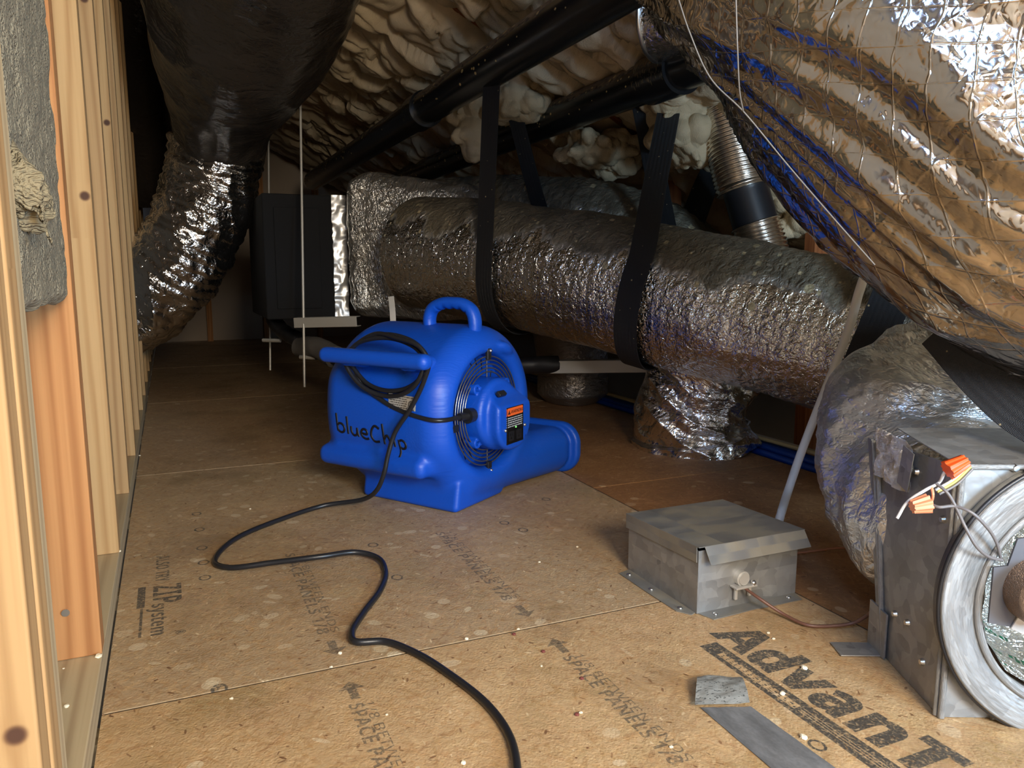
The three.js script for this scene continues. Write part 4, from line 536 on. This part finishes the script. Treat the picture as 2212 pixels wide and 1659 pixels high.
  screw(0.012, 0.125 + 0.055, 0.018, 'z'); screw(0.06, 0.318, 0.004, 'z');
  // floor bracket
  const br = mesh('floor_bracket', merge([between(-0.006, -0.003, 0.001, 0.068, -0.195, -0.142, 0.0006), between(-0.062, -0.003, 0.001, 0.003, -0.19, -0.150, 0.0006)]), galvM, g);
  // loose end of foil tape at the top corner
  mesh('foil_tape', (() => { const G = new THREE.PlaneGeometry(0.10, 0.07, 40, 30), p = G.attributes.position; for (let i = 0; i < p.count; i++) { const x = p.getX(i), y = p.getY(i), q = { x, y, z: 0 }; p.setZ(i, 0.010 * crease(q, 40, 2) + 0.006 * crease(q, 90, 3)); } G.computeVertexNormals(); G.rotateY(-Math.PI / 2); G.translate(-0.008, 0.290, -0.155); return G; })(), foilFineM, g);
  mesh('tape_tab', (() => { const b = bx(0.001, 0.055, 0.030, 0, 0, 0, 0.0003); b.rotateX(0.2); b.translate(-0.012, 0.288, -0.108); return b; })(), galvM, g);
  // wires and wire nuts (positions in the room, brought into the box's frame)
  const inv = new THREE.Matrix4().makeRotationY(-0.4334).setPosition(0.841, 0, -0.602).invert(), L = (a) => a.map((p) => VA(p).applyMatrix4(inv).toArray());
  const greyW = plastic(RGB(0.16, 0.15, 0.15), 0.4), paleW = plastic(RGB(0.62, 0.60, 0.57), 0.4), yel = plastic(RGB(0.62, 0.50, 0.12), 0.45), orange = plastic(RGB(0.85, 0.10, 0.015), 0.4), peach = plastic(RGB(0.80, 0.28, 0.14), 0.45);
  mesh('wire', wire(L([[0.8, 0.303, -0.602], [0.802, 0.296, -0.59], [0.809, 0.282, -0.584], [0.81, 0.259, -0.569], [0.82, 0.238, -0.561], [0.841, 0.223, -0.56], [0.865, 0.215, -0.56]]), 0.0019, 50), greyW, g);
  mesh('wire', wire(L([[0.792, 0.28, -0.602], [0.792, 0.279, -0.591], [0.808, 0.28, -0.584], [0.815, 0.277, -0.569], [0.831, 0.261, -0.56], [0.85, 0.24, -0.559], [0.864, 0.218, -0.561]]), 0.0019, 50), greyW, g);
  mesh('wire', wire(L([[0.756, 0.263, -0.615], [0.768, 0.281, -0.613], [0.789, 0.296, -0.606], [0.803, 0.304, -0.601], [0.801, 0.318, -0.594], [0.805, 0.323, -0.593]]), 0.0019, 50), paleW, g);
  mesh('wire', wire(L([[0.795, 0.299, -0.604], [0.792, 0.291, -0.599], [0.794, 0.282, -0.602], [0.792, 0.28, -0.602]]), 0.0017, 20), peach, g);
  for (const [m, dx] of [[paleW, -4], [yel, 2], [greyW, 8]]) mesh('wire', wire(L(dx < 0 ? [[0.803, 0.294, -0.605], [0.824, 0.307, -0.598], [0.841, 0.324, -0.593]] : dx < 5 ? [[0.805, 0.292, -0.604], [0.825, 0.304, -0.597], [0.842, 0.321, -0.592]] : [[0.807, 0.289, -0.603], [0.827, 0.301, -0.596], [0.844, 0.318, -0.591]]), 0.0017, 20), m, g);
  const nut = (a, b, m, nm) => { const A = VA(a).applyMatrix4(inv), B = VA(b).applyMatrix4(inv); mesh(nm, sweep([A.toArray(), A.clone().lerp(B, 0.5).toArray(), B.toArray()], { n: 16, m: 36, ref: [0.1, 0.3, 1], r: (t) => mix(0.0105, 0.0068, t), rad: (s, th) => 0.0011 * Math.sign(Math.sin(th * 9)) }), m, g); };
  nut([0.795, 0.323, -0.586], [0.815, 0.334, -0.579], orange, 'wire_nut'); nut([0.782, 0.283, -0.596], [0.764, 0.279, -0.603], peach, 'wire_nut');
  mesh('gasket_tail', sweep(L([[0.876, 0.222, -0.589], [0.884, 0.231, -0.587]]), { n: 4, m: 12, r: 0.006 }), blackM, g);
}
// ---------------------------------------------------------------- air handler, struts, rods and line set at the back
{
  const c = [0.563, 0.595, -3.459], g = thing('air_handler', 'sheet metal air handler with its shade put into a near black colour and a foil taped seam, hung on rods', 'air handler');
  const x1 = [0.599, 0.591, -3.111][0], zf = [0.603, 0.591, -3.11][2], y0 = [0.61, 0.352, -3.068][1], y1 = [0.63, 0.827, -3.136][1];
  mesh('cabinet', between(x1 - 0.26, x1, y0, y1, zf - 0.55, zf, 0.006), shadedSheetM, g);
  mesh('access_panel', between(x1 - 0.22, x1 - 0.05, y0 + 0.04, y1 - 0.05, zf, zf + 0.006, 0.003), shadedSheetM, g);
  mesh('foil_tape', (() => { const b = new THREE.BoxGeometry(0.055, y1 - y0, 0.05, 8, 80, 4), p = b.attributes.position; b.translate(x1 + 0.024, (y0 + y1) / 2, zf - 0.01); for (let i = 0; i < p.count; i++) { const q = { x: p.getX(i), y: p.getY(i), z: p.getZ(i) }; p.setX(i, q.x + 0.006 * crease(q, 30, 1)); p.setZ(i, q.z + 0.008 * crease(q, 40, 5)); } b.computeVertexNormals(); return b; })(), new THREE.MeshStandardMaterial({ color: RGB(0.86, 0.85, 0.82), metalness: 0.75, roughness: 0.34 }), g);
  const strut = (a, b, w, label) => { const A = VA(a), B = VA(b), d = B.clone().sub(A), L = d.length(), G = merge([bx(L, 0.0025, w, 0, w / 2, 0, 0.0006), bx(L, 0.0025, w, 0, -w / 2, 0, 0.0006), bx(L, w, 0.0025, 0, 0, w / 2, 0.0006)]); G.applyQuaternion(new THREE.Quaternion().setFromUnitVectors(V(1, 0, 0), d.normalize())); G.translate(...A.add(B).multiplyScalar(0.5).toArray()); one('strut_channel', G, strutM, label, 'strut'); };
  strut([0.423, 0.35, -2.94], [0.62, 0.359, -2.788], 0.034, 'pale strut channel under the near edge of the air handler');
  strut([0.381, 0.348, -3.664], [0.546, 0.353, -3.505], 0.028, 'short strut channel under the far edge of the air handler');
  strut([1.153, 0.191, -2.571], [1.546, 0.215, -2.248], 0.042, 'long pale strut channel below the strapped foil duct');
  const rod = (a, b, l) => one('threaded_rod', cyl(0.0048, 0.0048, a, b, 10), strutM, l, 'rod');
  rod([0.505, 1.513, -3.116], [0.432, 0.12, -2.865], 'thin threaded hanger rod through the near strut'); rod([0.483, 1.591, -3.878], [0.393, 0.098, -3.574], 'thin threaded hanger rod at the far strut');
  const pipe = thing('insulated_line', 'black foam insulated drain line with white plastic fittings beside the air handler', 'pipe');
  mesh('insulation', sweep([[0.408, 0.43, -3.445], [0.396, 0.336, -3.38], [0.416, 0.298, -3.31], [0.479, 0.256, -3.109], [0.552, 0.223, -2.929], [0.633, 0.192, -2.755], [0.777, 0.187, -2.603], [1.175, 0.206, -2.498], [1.267, 0.204, -2.479]], { n: 120, m: 24, r: 0.030, rad: (s, th, t, q) => 0.006 * crease(q, 20, 1) }), blackM, pipe);
  mesh('sleeve', sweep([[0.463, 0.24, -3.125], [0.508, 0.245, -3.018], [0.551, 0.222, -2.907]], { n: 24, m: 28, r: 0.040, rad: (s, th, t, q) => 0.006 * crease(q, 20, 1) }), new THREE.MeshStandardMaterial({ color: RGB(0.10, 0.09, 0.08), roughness: 0.8 }), pipe);
  mesh('fitting', cyl(0.022, 0.020, [0.401, 0.496, -3.459], [0.398, 0.437, -3.451], 20), whiteM, pipe); mesh('pipe', cyl(0.015, 0.015, [0.414, 0.76, -3.496], [0.401, 0.488, -3.458], 16), new THREE.MeshStandardMaterial({ color: RGB(0.20, 0.15, 0.12), roughness: 0.6 }), pipe);
  mesh('pipe', cyl(0.016, 0.016, [0.421, 0.4, -3.435], [0.528, 0.401, -3.332], 16), blackM, pipe); mesh('fitting', cyl(0.021, 0.021, [0.524, 0.401, -3.334], [0.546, 0.401, -3.314], 20), whiteM, pipe);
  mesh('clevis', cyl(0.008, 0.008, [0.349, 0.25, -3.386], [0.412, 0.251, -3.326], 10), strutM, pipe); mesh('clevis', cyl(0.008, 0.008, [0.449, 0.209, -3.06], [0.501, 0.208, -3.015], 10), strutM, pipe);
}

// ---------------------------------------------------------------- mineral wool in the wall
{
  const woolC = (a, b) => new THREE.MeshStandardMaterial({ color: RGB(...a), roughness: 1, bumpMap: scaled(grainTex, 6, 6), bumpScale: 0.006 });
  const batt = woolC([0.25, 0.22, 0.155]), pale = woolC([0.24, 0.195, 0.115]);
  const lump = (f, lo, hi, c) => nets(f, lo, hi, c);
  one('insulation_batt', lump((x, y, z) => sbox(x, y, z, -0.198, -0.113, 0.505 + 0.012 * noise3(z * 40, x * 40, 1), 1.7, -1.112, -0.762, 0.012) - 0.008 * (fbm(x * 24, y * 24, z * 24, 3) - 0.5) - 0.004 * (noise3(x * 90, y * 90, z * 90) - 0.5), [-0.215, 0.47, -1.13], [-0.10, 1.72, -0.745], 0.006), batt, 'thick grey mineral wool batt filling the stud bay, frayed at its lower edge', 'insulation');
  one('insulation_batt', lump((x, y, z) => sbox(x, y, z, -0.199, -0.166, 0.042, 0.53, -1.112, -0.762, 0.008) - 0.010 * (fbm(x * 20, y * 20, z * 20, 3) - 0.5) - 0.004 * (noise3(x * 90, y * 90, z * 90) - 0.5), [-0.215, 0.02, -1.13], [-0.155, 0.55, -0.745], 0.006), batt, 'thin dark mineral wool set back in the bay below the thick batt', 'insulation');
  const c = [-0.128, 0.63, -0.798];
  one('insulation_tuft', lump((x, y, z) => { const dx = (x - c[0]) / 1.0, dy = y - c[1], dz = z - c[2], t = fbm(x * 34, y * 34, z * 34, 4) - 0.5; return Math.hypot(dx * 1.15 + dy * 0.55, dy * 0.72, dz * 1.0) - 0.036 - 0.040 * t - 0.007 * (ridge(x * 70, y * 70, z * 70) - 0.5); }, [c[0] - 0.085, c[1] - 0.095, c[2] - 0.07], [c[0] + 0.085, c[1] + 0.10, c[2] + 0.07], 0.0026), pale, 'torn tuft of yellowish mineral wool sticking out over the doubled studs', 'insulation');
}
{ // duct tape strip with its end folded over
  const g = thing('duct_tape', 'grey duct tape stuck to the subfloor with one end folded over', 'tape');
  const tx = (dark) => dtex(256, 256, (u, v) => { const n = fbm(u * 7, v * 7, dark ? 3 : 9, 4), s = fbm(u * 30, v * 90, 2, 2); let k = dark ? 0.47 + 0.2 * (n - 0.5) + 0.06 * (s - 0.5) : 0.58 + 0.14 * (n - 0.5) + 0.1 * (s - 0.5); if (!dark && fbm(u * 22, v * 22, 40, 2) > 0.69) k *= 0.6; return [k, k * 1.0, k * (dark ? 1.0 : 0.96)]; }, true);
  const sheet = (a, b, c, d, lift) => { const nu = 24, nv = 30, pos = [], uv = [], idx = []; for (let j = 0; j <= nv; j++) for (let i = 0; i <= nu; i++) { const u = i / nu, v = j / nv, x = mix(mix(a[0], b[0], u), mix(d[0], c[0], u), v), z = mix(mix(a[2], b[2], u), mix(d[2], c[2], u), v); pos.push(x, 0.0008 + lift(u, v), z); uv.push(u, v * 2); } for (let j = 0; j < nv; j++) for (let i = 0; i < nu; i++) { const q = j * (nu + 1) + i; idx.push(q, q + nu + 1, q + 1, q + 1, q + nu + 1, q + nu + 2); } const G = new THREE.BufferGeometry(); G.setAttribute('position', new THREE.Float32BufferAttribute(pos, 3)); G.setAttribute('uv', new THREE.Float32BufferAttribute(uv, 2)); G.setIndex(idx); G.computeVertexNormals(); return G; };
  mesh('strip', sheet([0.583, 0, -0.738], [0.643, 0, -0.714], [0.655, 0, -0.20], [0.572, 0, -0.20], (u, v) => 0.0006 * noise3(u * 8, v * 30, 2)), new THREE.MeshStandardMaterial({ map: tx(true), roughness: 0.42, metalness: 0.2 }), g);
  mesh('folded_end', sheet([0.615, 0, -0.787], [0.672, 0, -0.767], [0.64, 0, -0.713], [0.572, 0, -0.735], (u, v) => 0.004 + 0.006 * Math.sin(v * 3.1) + 0.004 * noise3(u * 4, v * 6, 1) + 0.005 * (1 - u) * (1 - v)), new THREE.MeshStandardMaterial({ map: tx(false), roughness: 0.5, metalness: 0.25, side: THREE.DoubleSide }), g);
}
{ // bundle of water pipes along the edge of the deck
  const cols = [[0.006, 0.05, 0.30], [0.006, 0.05, 0.30], [0.62, 0.50, 0.24], [0.006, 0.05, 0.30], [0.55, 0.45, 0.30]], lab = ['blue water pipe lying against the edge of the deck', 'blue water pipe in the middle of the bundle', 'yellow cable on top of the blue pipes', 'blue water pipe at the outer side of the bundle', 'tan cable between the blue pipes'];
  cols.forEach((c, i) => { const x = 1.600 + i * 0.021, y = [0.0, 0.008, 0.028, 0.004, 0.018][i], r = i === 2 || i === 4 ? 0.006 : 0.0105; one(i === 2 || i === 4 ? 'cable' : 'water_pipe', sweep([-0.2, -1.0, -1.6, -2.1, -2.7, -3.6, -5].map((z, k) => [x + 0.008 * (h3(k, i, 3) - 0.5) * 2, y + 0.006 * h3(k, i, 8), z]), { n: 90, m: 12, r }), plastic(RGB(...c), 0.35), lab[i], i === 2 || i === 4 ? 'cable' : 'pipe'); });
}
{ // bits of dried foam and wood chips lying about
  const R = rng(77), cream = new THREE.MeshStandardMaterial({ color: RGB(0.82, 0.72, 0.52), roughness: 0.8 }), red = new THREE.MeshStandardMaterial({ color: RGB(0.16, 0.035, 0.025), roughness: 0.8 });
  const bit = (x, y, z, r0, m, label) => { const r = r0 * 0.75; const b = new THREE.IcosahedronGeometry(r, 1), p = b.attributes.position; for (let i = 0; i < p.count; i++) { const k = 0.75 + 0.5 * h3(Math.round(p.getX(i) * 1e5), Math.round(p.getY(i) * 1e5), Math.round(p.getZ(i) * 1e5)); p.setXYZ(i, p.getX(i) * k, p.getY(i) * k * 0.6, p.getZ(i) * k); } b.computeVertexNormals(); b.translate(x, y + r * 0.5, z); const o = one('debris_crumb', b, m, label, 'debris', 'crumbs scattered about'); return o; };
  for (const [q, r] of [[[0.271, 0, -0.754], 0.004], [[0.61, 0, -1.262], 0.003], [[0.714, 0, -1.305], 0.003], [[0.377, 0, -1.029], 0.004], [[0.195, 0, -1.061], 0.004], [[0.176, 0, -1.027], 0.003], [[0.461, 0, -1.027], 0.003], [[0.804, 0, -0.863], 0.003], [[0.798, 0, -0.845], 0.003], [[0.701, 0, -0.721], 0.005], [[0.775, 0, -0.76], 0.006], [[0.655, 0, -0.637], 0.006], [[0.142, 0, -1.824], 0.003], [[0.502, 0, -0.685], 0.003], [[0.44, 0, -0.789], 0.003], [[-0.107, 0, -2.492], 0.004], [[0.445, 0, -0.912], 0.0025], [[0.217, 0, -0.882], 0.0025], [[0.939, 0, -1.402], 0.003], [[0.043, 0, -0.998], 0.003]]) bit(q[0], 0, q[2], r, cream, 'tiny cream crumb of dried foam lying on the subfloor');
  for (const [q, r] of [[[-0.143, 0.038, -1.122], 0.004], [[-0.114, 0.038, -1.107], 0.006], [[-0.139, 0.038, -0.989], 0.004], [[-0.11, 0.038, -1.529], 0.004], [[-0.153, 0.038, -1.091], 0.002]]) bit(q[0], 0.038, q[2], r, cream, 'tiny cream crumb of dried foam on the bottom plate of the stud wall');
  for (const q of [[0.448, 0, -1.014], [0.465, 0, -0.948], [0.48, 0, -0.86], [0.433, 0, -0.787]]) bit(q[0], 0, q[2], 0.004, red, 'small dark red chip lying on the subfloor');
}
renderer.render(scene, camera);
